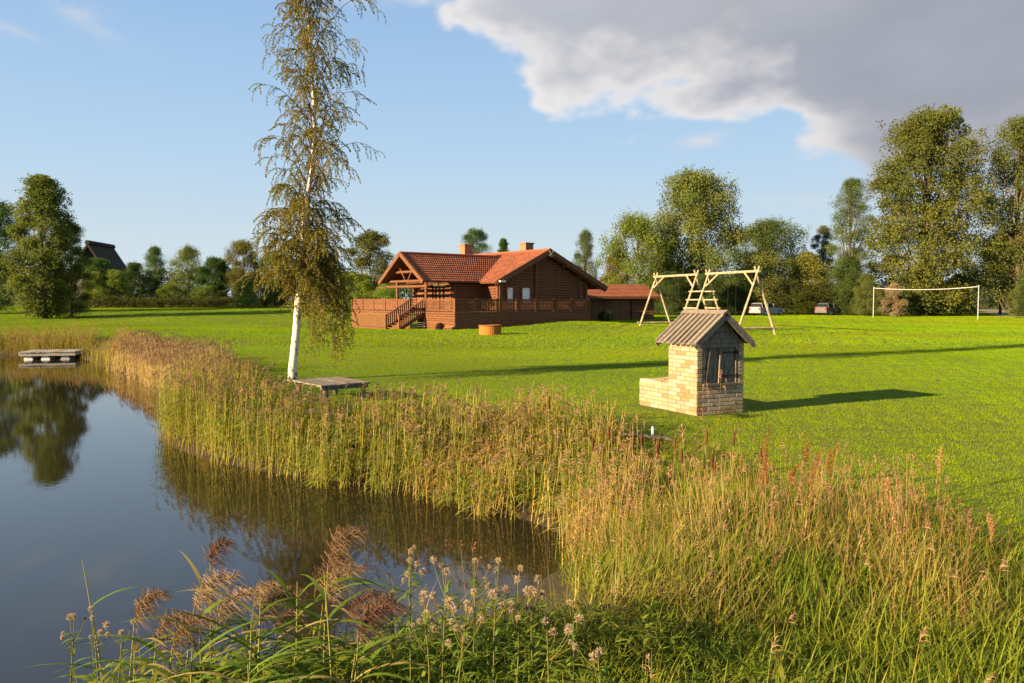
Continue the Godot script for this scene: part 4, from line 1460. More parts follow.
	# bushes by the house
	make_tree("shrub", "shrub", "small dark bush with pale flowers between the terrace end and the outbuilding", 7.3, 63.5, 0.95, 0.8, "bush", 0.0, Color(0.05, 0.08, 0.025), 1.6)
	make_tree("shrub", "shrub", "small pinkish flowering plant against the lit terrace skirting", -4.9, 54.4, 0.45, 0.3, "bush", 0.0, Color(0.13, 0.06, 0.05), 0.5)
	# far wood that closes the horizon
	var places := []
	var colors := []
	for i in 5200:
		var x := rr(-140, 140)
		var d := rr(150, 172)
		var h := 3.6 + 3.2 * lumps.get_noise_2d(x * 0.9, 40.0) + 1.2 * lumps.get_noise_2d(x * 5.0, 3.0)
		if x < 0.0: h += 2.6
		places.append(Transform3D(Basis.from_euler(Vector3(rr(-0.5, 0.5), rr(0, TAU), rr(-0.5, 0.5))).scaled(Vector3.ONE * rr(1.3, 2.2)), at(x, d, maxf(0.3, h) * pow(rng.randf(), 0.6))))
		colors.append(jitter(Color(0.075, 0.09, 0.03), 0.25))
	tag(scatter("far_wood", clusters["plain"][0], places, colors), "distant dark green wood closing the horizon", "wood", "", "stuff")

# ---------------------------------------------------------------- grass
func on_things(x: float, d: float) -> bool:
	# the well house, the house and the outbuilding
	var p := Vector2(x - 3.245, d - 14.0)
	var a := deg_to_rad(25)
	var w := p.x * cos(a) + p.y * sin(a)
	var l := -p.x * sin(a) + p.y * cos(a)
	if w > -0.28 and w < 1.3 and l > -0.25 and l < 2.0: return true
	p = Vector2(x + 3.91, d - 54.85)
	a = deg_to_rad(38)
	w = p.x * cos(a) + p.y * sin(a)
	l = -p.x * sin(a) + p.y * cos(a)
	if w > 0.2 and w < 15.5 and l > 0.2 and l < 15.0: return true
	if Vector2(x + 1.29, d - 47.2).length() < 0.9: return true
	return false

func grass_patch(size: float, n: int, h0: float, h1: float, w: float) -> ArrayMesh:
	var b := MB.new()
	for i in n:
		var p := Vector3(rr(-0.5, 0.5) * size, -0.015, rr(-0.5, 0.5) * size)
		var h := rr(h0, h1)
		var a := rr(0, TAU)
		var side := Vector3(cos(a), 0, sin(a))
		var tip := p + Vector3(rr(-0.6, 0.6), 1.0, rr(-0.6, 0.6)).normalized() * h
		var k := rr(0.72, 0.98)
		b.col = Color(k * rr(0.92, 1.06), k, k * rr(0.7, 1.2))
		var nn := side.cross(Vector3.UP)
		nn = (nn + Vector3.UP * 0.25).normalized()
		var i0 := b.vert(p - side * w, nn)
		b.vert(p + side * w, nn); b.vert(tip, nn)
		b.ix.append_array([i0, i0 + 2, i0 + 1])
	return b.mesh(M.grass)

func make_lawn_grass() -> void:
	var tint := FastNoiseLite.new()
	tint.seed = 31
	tint.frequency = 0.09
	tint.fractal_octaves = 4
	var near := [grass_patch(0.62, 560, 0.026, 0.05, 0.0042), grass_patch(0.62, 560, 0.026, 0.055, 0.004), grass_patch(0.62, 560, 0.028, 0.052, 0.0045)]
	var far := [grass_patch(1.5, 330, 0.045, 0.09, 0.011), grass_patch(1.5, 330, 0.05, 0.085, 0.012)]
	var pl := [[], [], []]
	var cl := [[], [], []]
	var pf := [[], []]
	var cf := [[], []]
	var d := 5.0
	while d < 112.0:
		var close := d < 34.0
		var step := 0.52 if close else 1.25
		var x := -0.66 * d - 2.0
		while x < 0.66 * d + 2.0:
			var px := x + rr(-0.1, 0.1)
			var pd := d + rr(-0.1, 0.1)
			x += step
			var s := sd(px, pd)
			if s < 1.4 or on_things(px, pd): continue
			if px > -3.0 and pd < rough_edge(px) - 0.2: continue
			var k := 1.0 + 0.26 * tint.get_noise_2d(px, pd) + 0.03 * tint.get_noise_2d(px * 7.0, pd * 7.0)
			var yel := 1.0 + 0.25 * tint.get_noise_2d(px * 0.6 + 90.0, pd * 0.6)
			var c := Color(0.20 * k * yel, 0.305 * k, 0.006 * k)
			var t := Transform3D(Basis.from_euler(Vector3(0, (rng.randi() % 4) * PI / 2 + rr(-0.2, 0.2), 0)).scaled(Vector3(1, rr(0.8, 1.2), 1)), at(px, pd))
			if close:
				var q := rng.randi() % 3
				pl[q].append(t); cl[q].append(c)
			else:
				var q := rng.randi() % 2
				pf[q].append(t); cf[q].append(c)
		d += step
	var o := base("lawn_grass", Vector3.ZERO)
	tag(o, "mown bright green lawn grass around the well house and the log house", "grass", "", "stuff")
	for q in 3: scatter("near_turf", near[q], pl[q], cl[q], o).set_meta("kind", "stuff")
	for q in 2: scatter("far_turf", far[q], pf[q], cf[q], o).set_meta("kind", "stuff")

# ---------------------------------------------------------------- reeds
func plume(b: MB, p: Vector3, dir: Vector3, length: float, n: int, sag: Vector3, w: float, c: Color) -> void:
	# seed head of a reed: an axis with many fine drooping side branches
	for i in n:
		var t := float(i) / n
		var q := p + dir * length * t + (sag * 0.6 + Vector3(0, -0.35, 0)) * length * t * t
		var out := (rdir() + sag * 0.9 + dir * 0.9).normalized()
		var l := length * 0.5 * (1.0 - 0.6 * t) * rr(0.6, 1.25)
		var k := rr(0.7, 1.35)
		b.col = Color(c.r * k, c.g * k * rr(0.9, 1.05), c.b * k)
		var e := q + out * l * 0.55
		var f := e + (out * 0.5 + sag * 0.8 + Vector3(0, -0.55, 0)).normalized() * l * 0.5
		b.ribbon([q, e, f], [w * 0.6, w, w * 0.25], out.cross(rdir()).normalized())

func blade(b: MB, p: Vector3, dir: Vector3, length: float, w: float, bend: float, segs := 4) -> void:
	var pts := [p]
	var hw := [w * 0.7]
	var d := dir.normalized()
	var flat := Vector3(d.x, 0, d.z)
	if flat.length() < 0.02: flat = Vector3(cos(p.x * 99.0), 0, sin(p.x * 99.0))
	flat = flat.normalized()
	var side := flat.cross(Vector3.UP).normalized()
	for k in segs:
		d = (d + (flat * 0.5 + Vector3(0, -1, 0)) * bend / segs).normalized()
		p += d * length / segs
		pts.append(p)
		var t := (k + 1.0) / segs
		hw.append(w * (1.0 - pow(t, 2.2)) + 0.0004)
	b.ribbon(pts, hw, side)

func reed_clump(n: int, radius: float, h: float, stem_c: Color, leaf_c: Color, plume_c: Color, plumes: float, leaves: int, wind: Vector3) -> ArrayMesh:
	var b := MB.new()
	for i in n:
		var a := rr(0, TAU)
		var p := Vector3(cos(a), 0, sin(a)) * radius * sqrt(rng.randf())
		p.y = -0.12
		var hh := h * rr(0.72, 1.1)
		var lean := Vector3(rr(-0.13, 0.13), 1, rr(-0.13, 0.13)) + wind * 0.06
		if rng.randf() < 0.1: lean += Vector3(rr(-0.7, 0.7), 0, rr(-0.7, 0.7))
		var top := p + lean.normalized() * hh
		var mid := p.lerp(top, 0.55) + Vector3(rr(-0.03, 0.03), 0, rr(-0.03, 0.03))
		var k := rr(0.7, 1.25)
		b.col = Color(stem_c.r * k, stem_c.g * k * rr(0.92, 1.08), stem_c.b * k)
		b.tube([p, mid, top], [0.0058, 0.005, 0.003], 3, false)
		var nl := leaves + rng.randi() % 3
		for q in nl:
			var t := rr(0.25, 0.97)
			var la := rr(0, TAU)
			var dirv := Vector3(cos(la), rr(0.7, 1.6), sin(la)) + wind * 0.5
			var g := rr(0.7, 1.3)
			var lc := leaf_c if rng.randf() < 0.55 + 0.45 * t else stem_c
			b.col = Color(lc.r * g, lc.g * g, lc.b * g)
			blade(b, p.lerp(mid, t / 0.55) if t < 0.55 else mid.lerp(top, (t - 0.55) / 0.45), dirv, rr(0.2, 0.42), rr(0.006, 0.011), rr(0.8, 2.2), 3)
		if rng.randf() < plumes:
			plume(b, top, lean.normalized(), rr(0.16, 0.26), 26, wind, 0.0045, plume_c)
	return b.mesh(M.straw)

func make_reeds() -> void:
	var wind := Vector3(0.75, -0.1, 0.2)
	var gold := Color(0.52, 0.39, 0.12)
	var beige := Color(0.56, 0.43, 0.22)
	var green := Color(0.17, 0.225, 0.03)
	var olive := Color(0.30, 0.27, 0.045)
	var purple := Color(0.165, 0.11, 0.07)
	var tan := Color(0.26, 0.18, 0.09)
	var kinds := {
		"far": [reed_clump(13, 0.34, 1.15, gold, Color(0.24, 0.22, 0.04), Color(0.34, 0.2, 0.09), 0.5, 4, wind), reed_clump(13, 0.34, 1.05, Color(0.36, 0.33, 0.06), Color(0.2, 0.22, 0.03), tan, 0.3, 4, wind)],
		"beige": [reed_clump(15, 0.32, 1.62, beige, olive, purple, 0.95, 3, wind), reed_clump(15, 0.32, 1.5, beige, Color(0.3, 0.22, 0.08), purple, 0.95, 3, wind), reed_clump(14, 0.32, 1.4, gold, olive, Color(0.24, 0.13, 0.09), 0.8, 4, wind)],
		"mixed": [reed_clump(13, 0.3, 1.48, Color(0.40, 0.34, 0.08), green, purple, 0.4, 6, wind), reed_clump(13, 0.3, 1.38, Color(0.36, 0.33, 0.07), green, tan, 0.35, 9, wind), reed_clump(12, 0.3, 1.3, olive, Color(0.18, 0.23, 0.03), purple, 0.35, 7, wind)],
		"sedge": [reed_clump(12, 0.28, 1.12, Color(0.45, 0.34, 0.10), Color(0.22, 0.24, 0.035), tan, 0.12, 8, wind), reed_clump(11, 0.28, 1.0, gold, Color(0.3, 0.22, 0.06), tan, 0.15, 7, wind), reed_clump(12, 0.28, 1.05, olive, green, tan, 0.1, 9, wind)],
	}
	var pl := {}
	for k in kinds:
		pl[k] = []
		for q in kinds[k]: pl[k].append([[], []])
	var x := -46.0
	while x < 1.6:
		var step := 0.27 if x > -14.0 else 0.34
		var d := 9.2
		while d < 49.0:
			var px := x + rr(-0.14, 0.14)
			var pd := d + rr(-0.14, 0.14)
			d += step
			var s := sd(px, pd)
			if s < (-0.05 if px < -5.0 else -0.3) or s > 2.4: continue
			if pd < 9.9 and s > 1.0: continue
			var kind := "mixed"
			var wide := 1.35
			if px < -17.5:
				kind = "far"
				wide = 1.5
				if px > -22.0 and px < -19.3 and s > 0.1: continue # cut path to the dock
				if px > -24.5 and px < -21.4 and s < 0.3: continue
			elif px < -8.6 - rr(-0.8, 0.8):
				kind = "beige"
				wide = 1.15
			elif px > -1.4 + rr(-0.8, 0.8):
				kind = "sedge"
				wide = 1.7
			elif px > -5.4 and px < -2.2: wide = 1.0
			if s > wide * rr(0.75, 1.1): continue
			if s < 0.0 and rng.randf() < 0.35: continue
			if px > 0.35 and pd < 10.2 and s < 0.1: continue
			if Vector2(px + 3.8, pd - 16.7).length() < 0.9: continue
			var q: int = rng.randi() % kinds[kind].size()
			var y := maxf(ground(px, pd), WATER - 0.15)
			var sc := rr(0.66, 0.94)
			if kind == "beige": sc *= 0.86
			if kind == "mixed": sc *= lerpf(1.15, 0.95, clampf((px + 8.0) / 8.0, 0, 1)) * (0.8 if s > 0.8 else 1.0)
			pl[kind][q][0].append(Transform3D(Basis.from_euler(Vector3(0, rr(-0.7, 0.7), 0)).scaled(Vector3(1, sc, 1)), Vector3(px, y, -pd)))
			pl[kind][q][1].append(jitter(Color(1, 1, 1), 0.12))
		x += step
	var o := base("reed_bed", Vector3.ZERO)
	tag(o, "golden and green reeds with brown plumes growing along the far bank of the pond", "reeds", "", "stuff")
	for k in kinds:
		for q in kinds[k].size():
			if pl[k][q][0].size():
				scatter("reeds", kinds[k][q], pl[k][q][0], pl[k][q][1], o).set_meta("kind", "stuff")
	# cattails one can pick out
	var cats := [[0.50, 0.62, 11.2], [1.01, 0.21, 10.2], [1.21, 0.39, 10.0], [1.45, 0.32, 9.8], [1.63, 0.35, 9.9], [1.71, 0.32, 9.5], [1.94, 0.33, 9.6], [2.02, 0.24, 9.3], [2.30, 0.43, 9.5], [2.27, 0.22, 9.0], [2.57, 0.45, 9.3], [2.21, 0.09, 8.6], [2.75, 0.18, 8.7], [1.71, 0.30, 9.2], [0.28, 0.38, 11.6], [-1.22, 0.37, 13.2]]
	var names := ["tallest cattail standing apart at the left of the cattail clump", "cattail with slim brown head left of the dense clump", "cattail near the left end of the dense clump", "stout brown cattail left of the whitish peg", "cattail just left of the whitish peg", "thick drooping cattail head below the whitish peg", "cattail right of the whitish peg", "lower cattail below the dead branch", "slim cattail in front of the well house corner", "reddish cattail below the well house", "upright dark cattail below the well house door", "lowest small orange cattail in the tall grass", "cattail farthest right in the tall grass", "second cattail head crossing below the whitish peg", "short cattail left of the tallest cattail", "cattail among the middle reeds of the far bank"]
	for i in cats.size():
		var q = cats[i]
		var dd: float = q[2]
		var px: float = q[0]
		var top: float = q[1]
		var g := maxf(ground(px, dd), WATER)
		cattail(Vector3(px, g, -dd), top - g + 0.13, names[i])

func cattail(p: Vector3, h: float, label: String) -> void:
	var o := base("cattail", p)
	tag(o, label, "cattail", "cattails at the right end of the pond")
	h = maxf(h, 0.5)
	var lean := Vector3(rr(-0.06, 0.06), 1, rr(-0.06, 0.06)).normalized()
	var b := MB.new()
	b.col = Color(0.26, 0.24, 0.07)
	b.tube([Vector3(0, -0.15, 0), lean * (h - 0.2)], [0.006, 0.004], 5, false)
	put("stem", b.mesh(M.straw), o)
	b = MB.new()
	b.col = Color(0.105, 0.045, 0.02)
	var t := h - 0.24
	b.tube([lean * t, lean * (t + 0.012), lean * (t + 0.09), lean * (t + 0.165), lean * (t + 0.18)], [0.005, 0.014, 0.017, 0.013, 0.004], 9)
	put("seed_head", b.mesh(M.straw), o)
	b = MB.new()
	b.col = Color(0.3, 0.22, 0.1)
	b.tube([lean * (t + 0.175), lean * h], [0.003, 0.0015], 4, false)
	put("tip", b.mesh(M.straw), o)
	for k in 4:
		b = MB.new()
		var g := rr(0.7, 1.3)
		b.col = Color(0.15 * g, 0.19 * g, 0.03 * g)
		var a := rr(0, TAU)
		blade(b, Vector3(0, -0.1, 0), Vector3(cos(a) * 0.18, 1, sin(a) * 0.18), h * rr(0.7, 1.0), 0.008, rr(0.05, 0.3), 4)
		put("leaf", b.mesh(M.grass), o)

func tall_clump(n: int, radius: float, h: float, c0: Color, c1: Color, heads: float, head_c: Color, w: float) -> ArrayMesh:
	var b := MB.new()
	for i in n:
		var a := rr(0, TAU)
		var p := Vector3(cos(a), 0, sin(a)) * radius * sqrt(rng.randf())
		p.y = -0.05
		var c := c0.lerp(c1, rng.randf())
		var k := rr(0.75, 1.25)
		b.col = Color(c.r * k, c.g * k, c.b * k)
		if rng.randf() < heads:
			var hh := h * rr(1.0, 1.5)
			var top := p + Vector3(rr(-0.16, 0.2), 1, rr(-0.16, 0.16)).normalized() * hh
			b.tube([p, p.lerp(top, 0.5) + Vector3(rr(-0.02, 0.02), 0, rr(-0.02, 0.02)), top], [0.0024, 0.002, 0.0014], 3, false)
			plume(b, top, (top - p).normalized(), rr(0.06, 0.12), 16, Vector3(0.4, 0.2, 0.1), 0.002, head_c)
		else:
			blade(b, p, Vector3(rr(-0.4, 0.5), 1.0, rr(-0.4, 0.4)), h * rr(0.55, 1.15), w * rr(0.7, 1.3), rr(0.3, 1.3), 4)
	return b.mesh(M.grass)

func weed_clump(h: float, c: Color) -> ArrayMesh:
	# low leafy weeds
	var b := MB.new()
	for i in 5:
		var a := rr(0, TAU)
		var p := Vector3(cos(a) * rr(0, 0.12), -0.03, sin(a) * rr(0, 0.12))
		var top := p + Vector3(rr(-0.25, 0.25), 1, rr(-0.25, 0.25)).normalized() * h * rr(0.6, 1.1)
		b.col = Color(c.r * 0.9, c.g * 0.8, c.b)
		b.tube([p, top], [0.003, 0.0015], 3, false)
		for k in 13:
			var t := rr(0.15, 1.0)
			var la := k * 2.4
			var g := rr(0.7, 1.3)
			b.col = Color(c.r * g, c.g * g, c.b * g)
			blade(b, p.lerp(top, t), Vector3(cos(la), rr(0.4, 1.2), sin(la)), rr(0.06, 0.13), rr(0.006, 0.012), rr(0.5, 1.4), 3)
	return b.mesh(M.grass)

func make_rough_grass() -> void:
	var green := Color(0.14, 0.19, 0.02)
	var lime := Color(0.20, 0.21, 0.028)
	var straw := Color(0.42, 0.31, 0.11)
	var pink := Color(0.42, 0.25, 0.15)
	var kinds := [
		tall_clump(46, 0.2, 0.37, green, lime, 0.008, pink, 0.0038),
		tall_clump(46, 0.2, 0.33, green, Color(0.09, 0.14, 0.02), 0.0, straw, 0.004),
		tall_clump(42, 0.2, 0.39, lime, straw, 0.02, pink, 0.0034),
		tall_clump(34, 0.2, 0.42, straw, lime, 0.06, Color(0.42, 0.28, 0.14), 0.003),
		weed_clump(0.36, Color(0.13, 0.19, 0.022)),
		weed_clump(0.42, Color(0.19, 0.21, 0.03)),
		tall_clump(24, 0.22, 0.5, Color(0.38, 0.22, 0.10), straw, 0.5, Color(0.36, 0.20, 0.12), 0.0028),
		tall_clump(30, 0.22, 0.5, Color(0.30, 0.19, 0.07), Color(0.16, 0.15, 0.03), 0.1, Color(0.25, 0.14, 0.08), 0.003),
	]
	var pl := []
	for k in kinds: pl.append([[], []])
	var zone := FastNoiseLite.new()
	zone.seed = 77
	zone.frequency = 0.55
	var d := 2.3
	while d < 13.0:
		var x := -3.6
		while x < 9.5:
			var px := x + rr(-0.1, 0.1)
			var pd := d + rr(-0.1, 0.1)
			x += 0.17
			if absf(px) > 0.68 * pd + 0.6: continue
			var s := sd(px, pd)
			if s < 0.05: continue
			var e := rough_edge(px)
			if px < 0.5 and pd > 9.5 and s < 1.2: continue
			if pd > e + 0.4: continue
			if pd > e - 0.6 and rng.randf() < 0.55: continue
			if px < 0.6 and pd > 5.0: continue
			if px < -0.52 * pd: continue
			if px < 1.0 and pd > 5.0 and s < 0.6 and rng.randf() < 0.5: continue
			var z := zone.get_noise_2d(px, pd) + rr(-0.35, 0.35)
			var q := 0
			if z > 0.36: q = 3
			elif z > 0.1: q = 2
			elif z < -0.28: q = 1
			if pd < 5.2 and px < 1.3 and (px < -0.9 or rng.randf() < 0.3): q = 4 + rng.randi() % 2
			if px > 2.0 and px < 4.6 and pd > 6.2 and rng.randf() < 0.13: q = 6
			elif pd > 4.8 and rng.randf() < 0.13: q = 7
			elif px < 2.0 and pd > 6.5 and rng.randf() < 0.08: q = 6
			if pd < 4.8 and q > 1 and q < 4 and rng.randf() < 0.8: q = rng.randi() % 2
			var sc := rr(0.75, 1.2)
			if px > 3.2 and pd < 7.5: sc *= 0.72; if q > 1 and q < 4 and rng.randf() < 0.7: q = rng.randi() % 2
			if pd > e - 1.2: sc *= 0.8
			if px < 2.8 and pd > 7.0 and pd < e - 0.8: sc *= rr(1.2, 1.75)
			if px < 1.6 and pd < 7.5: sc *= 0.85
			pl[q][0].append(Transform3D(Basis.from_euler(Vector3(rr(-0.08, 0.08), rr(0, TAU), rr(-0.08, 0.08))).scaled(Vector3(1, sc, 1)), at(px, pd)))
			pl[q][1].append(jitter(Color(1, 1, 1), 0.15))
		d += 0.17
	# fringe of uncut grass between the reeds and the lawn
	var fx := -12.0
	while fx < 3.2:
		var fd := 9.0
		while fd < 32.0:
			var s2 := sd(fx, fd)
			if s2 > 0.7 and s2 < 2.3 and rng.randf() < 0.8 and not on_things(fx, fd):
				var q2 := rng.randi() % 4
				var sc2 := rr(0.35, 0.75) * (1.0 if s2 < 1.7 else 0.55)
				if Vector2(fx + 3.8, fd - 16.7).length() < 1.0: sc2 *= 0.5
				pl[q2][0].append(Transform3D(Basis.from_euler(Vector3(rr(-0.08, 0.08), rr(0, TAU), rr(-0.08, 0.08))).scaled(Vector3(1.1, sc2, 1.1)), at(fx + rr(-0.1, 0.1), fd + rr(-0.1, 0.1))))
				pl[q2][1].append(jitter(Color(1, 1, 1), 0.15))
			fd += 0.24
		fx += 0.24
	var o := base("tall_grass", Vector3.ZERO)
	tag(o, "tall uncut grass and weeds covering the near bank in the right foreground", "grass", "", "stuff")
	for q in kinds.size():
		scatter("grass_clumps", kinds[q], pl[q][0], pl[q][1], o).set_meta("kind", "stuff")
	tag(put("nettle_tuft", weed_clump(0.2, Color(0.10, 0.15, 0.025)), null, Transform3D(Basis.IDENTITY.scaled(Vector3(1.6, 1, 1.6)), at(3.95, 13.95))), "small green weed tuft at the foot of the well house front", "plant")
	# rusty dock plants with seed spikes
	var docks := [[3.13, 0.54, 8.6, "tallest rusty red dock plant in the tall grass below the well house"], [3.41, 0.34, 8.8, "second rusty dock plant just right of the tallest one"], [2.86, 0.29, 8.3, "short reddish dock plant left of the tallest rusty one"], [4.03, 0.23, 6.6, "brown seeding dock stalk at the far right edge of the tall grass"], [4.49, 0.45, 8.4, "pale brown seeding dock stalk near the right edge of the lawn"]]
	docks += [[2.72, 0.62, 8.5, "dark rusty dock plant left of the tallest red one"], [3.30, 0.48, 8.3, "thin rusty dock plant at the lawn edge, right of the rusty group"], [2.55, 0.36, 8.2, "low rusty dock plant nearest the cattails"], [2.98, 0.40, 7.9, "bushy rusty dock plant in front of the tallest one"], [3.62, 0.30, 7.6, "pale brown dock stalk halfway to the right edge"]]
	for q in docks:
		var dd: float = q[2]
		var x: float = q[0]
		var g := at(x, dd)
		dock_plant(g, q[1] - g.y, q[3], Color(0.24, 0.085, 0.035) if x < 3.5 else Color(0.36, 0.2, 0.09))

func dock_plant(p: Vector3, h: float, label: String, c: Color) -> void:
	var o := base("dock_plant", p)
	tag(o, label, "plant", "dock plants in the tall grass")
	var b := MB.new()
	b.col = c * 0.8
	var top := Vector3(rr(-0.05, 0.12), h, rr(-0.05, 0.05))
	b.tube([Vector3(0, -0.08, 0), top * 0.5, top], [0.006, 0.005, 0.002], 5, false)
	put("stem", b.mesh(M.straw), o)
	b = MB.new()
	for s in 5:
		var t := 0.45 + s * 0.1
		var q := top * t
		var dir := Vector3(rr(-0.4, 0.4), 1, rr(-0.4, 0.4)).normalized()
		if s == 4: dir = top.normalized()
		var l := h * 0.28
		for k in 70:
			var g := rr(0.65, 1.4)
			b.col = Color(c.r * g, c.g * g, c.b * g)
			var e := q + dir * l * rng.randf() + rdir() * 0.014
			var ld := rdir()
			b.leaf(e, ld, ld.cross(rdir()).normalized(), 0.013, 0.01)
	put("seed_spikes", b.mesh(M.straw), o)

# ---------------------------------------------------------------- plants close to the camera
var head_meshes := []
func thistle(p: Vector3, h: float, heads: int, label: String) -> void:
	var o := base("thistle", p)
	tag(o, label, "plant", "thistles gone to seed in the foreground")
	if head_meshes.is_empty():
		for q in 3:
			var hb := MB.new()
			hb.col = Color(0.22, 0.15, 0.06)
			hb.tube([Vector3(0, -0.004, 0), Vector3(0, 0.006, 0), Vector3(0, 0.014, 0)], [0.003, 0.0075, 0.006], 7)
			for k in 190:
				var dr := (rdir() + Vector3(0, 0.5, 0)).normalized()
				var g := rr(0.75, 1.2)
				hb.col = Color(0.47 * g, 0.37 * g, 0.25 * g)
				var l := rr(0.009, 0.021) * (0.85 + 0.15 * q)
				hb.ribbon([Vector3(0, 0.01, 0), Vector3(0, 0.01, 0) + dr * l], [0.0005, 0.0007], dr.cross(rdir()).normalized())
			head_meshes.append(hb.mesh(M.straw))
	var b := MB.new()
	b.col = Color(0.16, 0.15, 0.04)
	var top := Vector3(rr(-0.06, 0.06), h - 0.03, rr(-0.06, 0.06))
	b.tube([Vector3(0, -0.1, 0), top * 0.5 + Vector3(rr(-0.02, 0.02), 0, 0), top], [0.005, 0.004, 0.002], 5, false)
	var tips := [top]
	for k in heads - 1:
		var s := top * rr(0.62, 0.93)
		var a := rr(0, TAU)
		var e := s + Vector3(cos(a) * rr(0.03, 0.11), rr(0.05, 0.15), sin(a) * rr(0.03, 0.11))
		e.y = minf(e.y, h)
		b.tube([s, s.lerp(e, 0.5) + Vector3(0, -0.012, 0), e], [0.0022, 0.0018, 0.0014], 4, false)
		tips.append(e)
	put("stem", b.mesh(M.straw), o)
	b = MB.new()
	for k in int(h * 42):
		var t := rr(0.08, 0.9)
		var a := k * 2.4
		var g := rr(0.7, 1.3)
		b.col = Color(0.13 * g, 0.20 * g, 0.03 * g)
		blade(b, top * t, Vector3(cos(a), rr(0.5, 1.1), sin(a)), rr(0.06, 0.13) * (1.2 - 0.5 * t), rr(0.005, 0.009), rr(0.5, 1.6), 4)
	put("leaves", b.mesh(M.grass), o)
	for e in tips:
		put("seed_head", head_meshes[rng.randi() % 3], o, Transform3D(Basis.from_euler(Vector3(rr(-0.6, 0.6), rr(0, TAU), rr(-0.6, 0.6))).scaled(Vector3.ONE * rr(0.7, 1.2)), e))

func reed(p: Vector3, h: float, lean: Vector3, plume_len: float, leaves: int, c: Color, label: String) -> void:
	var o := base("reed", p)
	tag(o, label, "reed", "single reeds in the left foreground")
	var b := MB.new()
	b.col = Color(0.24, 0.23, 0.06)
	var top := (Vector3.UP + lean).normalized() * h
	b.tube([Vector3(0, -0.1, 0), top * 0.5 - lean * h * 0.06, top], [0.0052, 0.0042, 0.0022], 6, false)
	put("stem", b.mesh(M.straw), o)
	for k in leaves:
		b = MB.new()
		var t := 0.25 + 0.68 * (k + rng.randf() * 0.6) / leaves
		var a := rr(-0.9, 0.9) + (0.0 if k % 3 else PI)
		var g := rr(0.75, 1.3)
		b.col = Color(0.105 * g, 0.165 * g, 0.025 * g)
		if rng.randf() < 0.18: b.col = Color(0.36, 0.29, 0.1)
		blade(b, top * t, Vector3(cos(a), rr(0.7, 1.5), sin(a)), rr(0.28, 0.55), rr(0.008, 0.015), rr(0.6, 1.9), 7)
		put("leaf", b.mesh(M.grass), o)
	if plume_len > 0.0:
		b = MB.new()
		b.col = c
		var sag := Vector3(0.7, -0.25, 0.15) + lean
		b.tube([top, top + (Vector3.UP + lean).normalized() * plume_len * 0.6 + sag * plume_len * 0.15], [0.002, 0.001], 4, false)
		plume(b, top - Vector3(0, 0.02, 0), (Vector3.UP + lean).normalized(), plume_len, 300, sag, 0.0014, c)
		put("plume", b.mesh(M.straw), o)

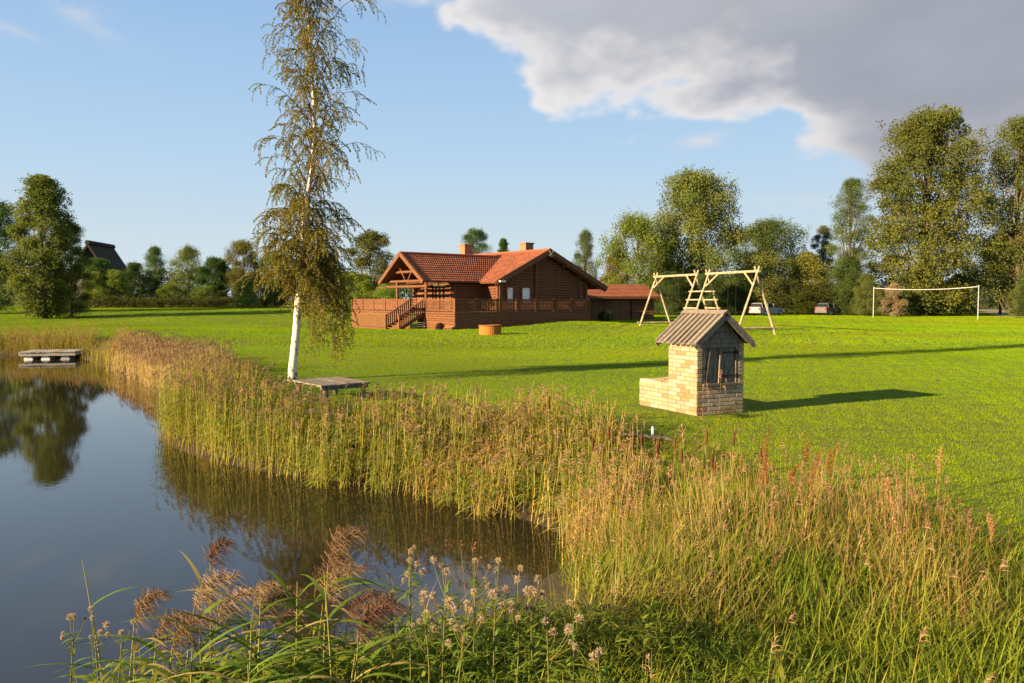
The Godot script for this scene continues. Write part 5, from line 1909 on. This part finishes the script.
func make_foreground() -> void:
	var brown := Color(0.16, 0.105, 0.058)
	var dark := Color(0.11, 0.065, 0.045)
	var pale := Color(0.25, 0.175, 0.10)
	# x, height of the tip, distance
	var reeds := [
		[-1.52, 0.72, 3.9, 0.12, 0.34, 4, pale, "pale brown plume touching the right side of the broad drooping one"],
		[-1.70, 0.62, 3.8, 0.14, 0.32, 4, brown, "brown plume below the broad pale drooping one"],
		[-1.98, 0.66, 4.0, 0.10, 0.30, 3, brown, "brown plume left of and below the broad pale drooping one"],
		[-1.02, 0.80, 4.0, 0.12, 0.34, 5, pale, "pale plume left of the tallest foreground reed"],
		[-0.86, 0.70, 3.9, 0.10, 0.34, 5, dark, "dark plume tucked under the tallest foreground reed"],
		[-1.25, 0.55, 3.7, 0.05, 0.0, 9, brown, "leafy green reed between the slim dark plume and the tallest one"],
		[-0.95, 0.50, 3.4, 0.02, 0.0, 9, brown, "leafy green reed lowest in the middle of the foreground"],
		[-1.45, 0.42, 3.5, 0.06, 0.0, 9, brown, "leafy green reed under the pale plumes at the bottom left"],
		[-1.10, 0.38, 3.3, -0.03, 0.0, 9, brown, "leafy green reed at the bottom edge left of centre"],
		[-0.72, 0.52, 3.5, 0.08, 0.0, 9, brown, "leafy green reed right of the tallest plume, nearest the thistles"],
		[-1.80, 0.40, 3.7, 0.05, 0.0, 8, brown, "leafy green reed at the far left below the brown plumes"],
		[-1.36, 0.68, 4.0, 0.16, 0.32, 4, brown, "brown nodding plume between the broad pale one and the slim dark one"],
		[-0.78, 0.60, 3.7, 0.14, 0.32, 4, dark, "dark nodding plume lowest on the right of the foreground reeds"],
		[-1.62, 0.85, 4.2, 0.02, 0.26, 5, dark, "slim upright dark reed plume standing against the open water"],
		[-1.70, 0.77, 4.0, 0.14, 0.36, 6, pale, "broad pale brown drooping reed plume at the left of the foreground"],
		[-0.95, 1.02, 3.9, 0.06, 0.36, 6, brown, "tallest foreground reed with large nodding brown plume"],
		[-1.08, 0.79, 4.1, 0.1, 0.30, 6, dark, "dark plume hanging just below the tallest foreground reed"],
		[-0.76, 0.67, 3.8, 0.08, 0.30, 5, brown, "brown reed plume right of the tallest, beside the long green leaf"],
		[-1.54, 0.52, 4.5, 0.1, 0.26, 5, pale, "pale reed plume behind the slim dark one"],
		[-1.82, 0.59, 3.9, 0.12, 0.30, 5, brown, "low brown reed plume at the left above the seeding thistles"],
		[-1.30, 0.42, 4.2, 0.1, 0.25, 5, pale, "low pale reed plume in the middle of the foreground reeds"],
		[-1.21, 0.66, 3.7, 0.05, 0.0, 8, brown, "leafy green reed without plume below the slim dark plume"],
		[-0.82, 0.81, 3.6, -0.05, 0.0, 8, brown, "leafy green reed without plume with the longest arching leaf"],
		[-1.08, 0.66, 3.9, 0.03, 0.0, 8, brown, "leafy green reed without plume under the nodding brown plume"],
		[-1.51, 0.58, 3.8, 0.0, 0.0, 8, brown, "leafy green reed without plume under the broad pale plume"],
		[-2.21, 0.65, 4.3, -0.12, 0.0, 3, brown, "single thin green reed blade rising left of the plumes"],
	]
	for q in reeds:
		var d: float = q[2]
		var x: float = q[0]
		var g := at(x, d)
		g.y = maxf(g.y, WATER)
		var top: float = q[1]
		reed(g, maxf(0.4, top - g.y - q[4] * 0.75), Vector3(q[3], 0, 0.02), q[4], q[5], q[6], q[7])
	var th := [
		[-0.48, 0.90, 3.7, 6, "tallest seeding thistle leaning over the water"], [-0.33, 0.85, 3.6, 6, "seeding thistle right of the tallest one"], [-0.24, 0.80, 3.3, 12, "thistle with the densest cluster of white fluffy heads"], [-0.09, 0.78, 3.8, 9, "thistle with brownish fluffy heads before the narrow water gap"], [0.01, 0.78, 3.7, 8, "thistle right of the brownish headed one, at the water gap"], [-0.21, 0.75, 4.0, 4, "thin thistle with few heads behind the dense cluster"], [0.12, 0.64, 3.9, 5, "small thistle at the right end of the water gap"], [-0.37, 0.78, 3.4, 6, "low thistle left of the dense fluffy cluster"], [0.28, 0.70, 3.6, 4, "small pale thistle where water meets the tall grass"], [0.35, 0.70, 3.1, 3, "single low thistle head near the bottom centre"],
		[-2.39, 0.36, 4.2, 5, "seeding thistle farthest left at the water edge"], [-2.19, 0.43, 4.1, 5, "second seeding thistle from the left edge"], [-2.01, 0.39, 4.0, 4, "short seeding thistle third from the left edge"], [-0.61, 0.67, 4.0, 3, "thin thistle left of the tallest one, before the water"], [0.20, 0.67, 3.4, 5, "thistle half hidden in grass right of the dense cluster"]]
	for q in th:
		var d: float = q[2]
		var x: float = q[0]
		var g := at(x, d)
		g.y = maxf(g.y, WATER)
		thistle(g, maxf(0.35, q[1] - g.y), q[3], q[4])
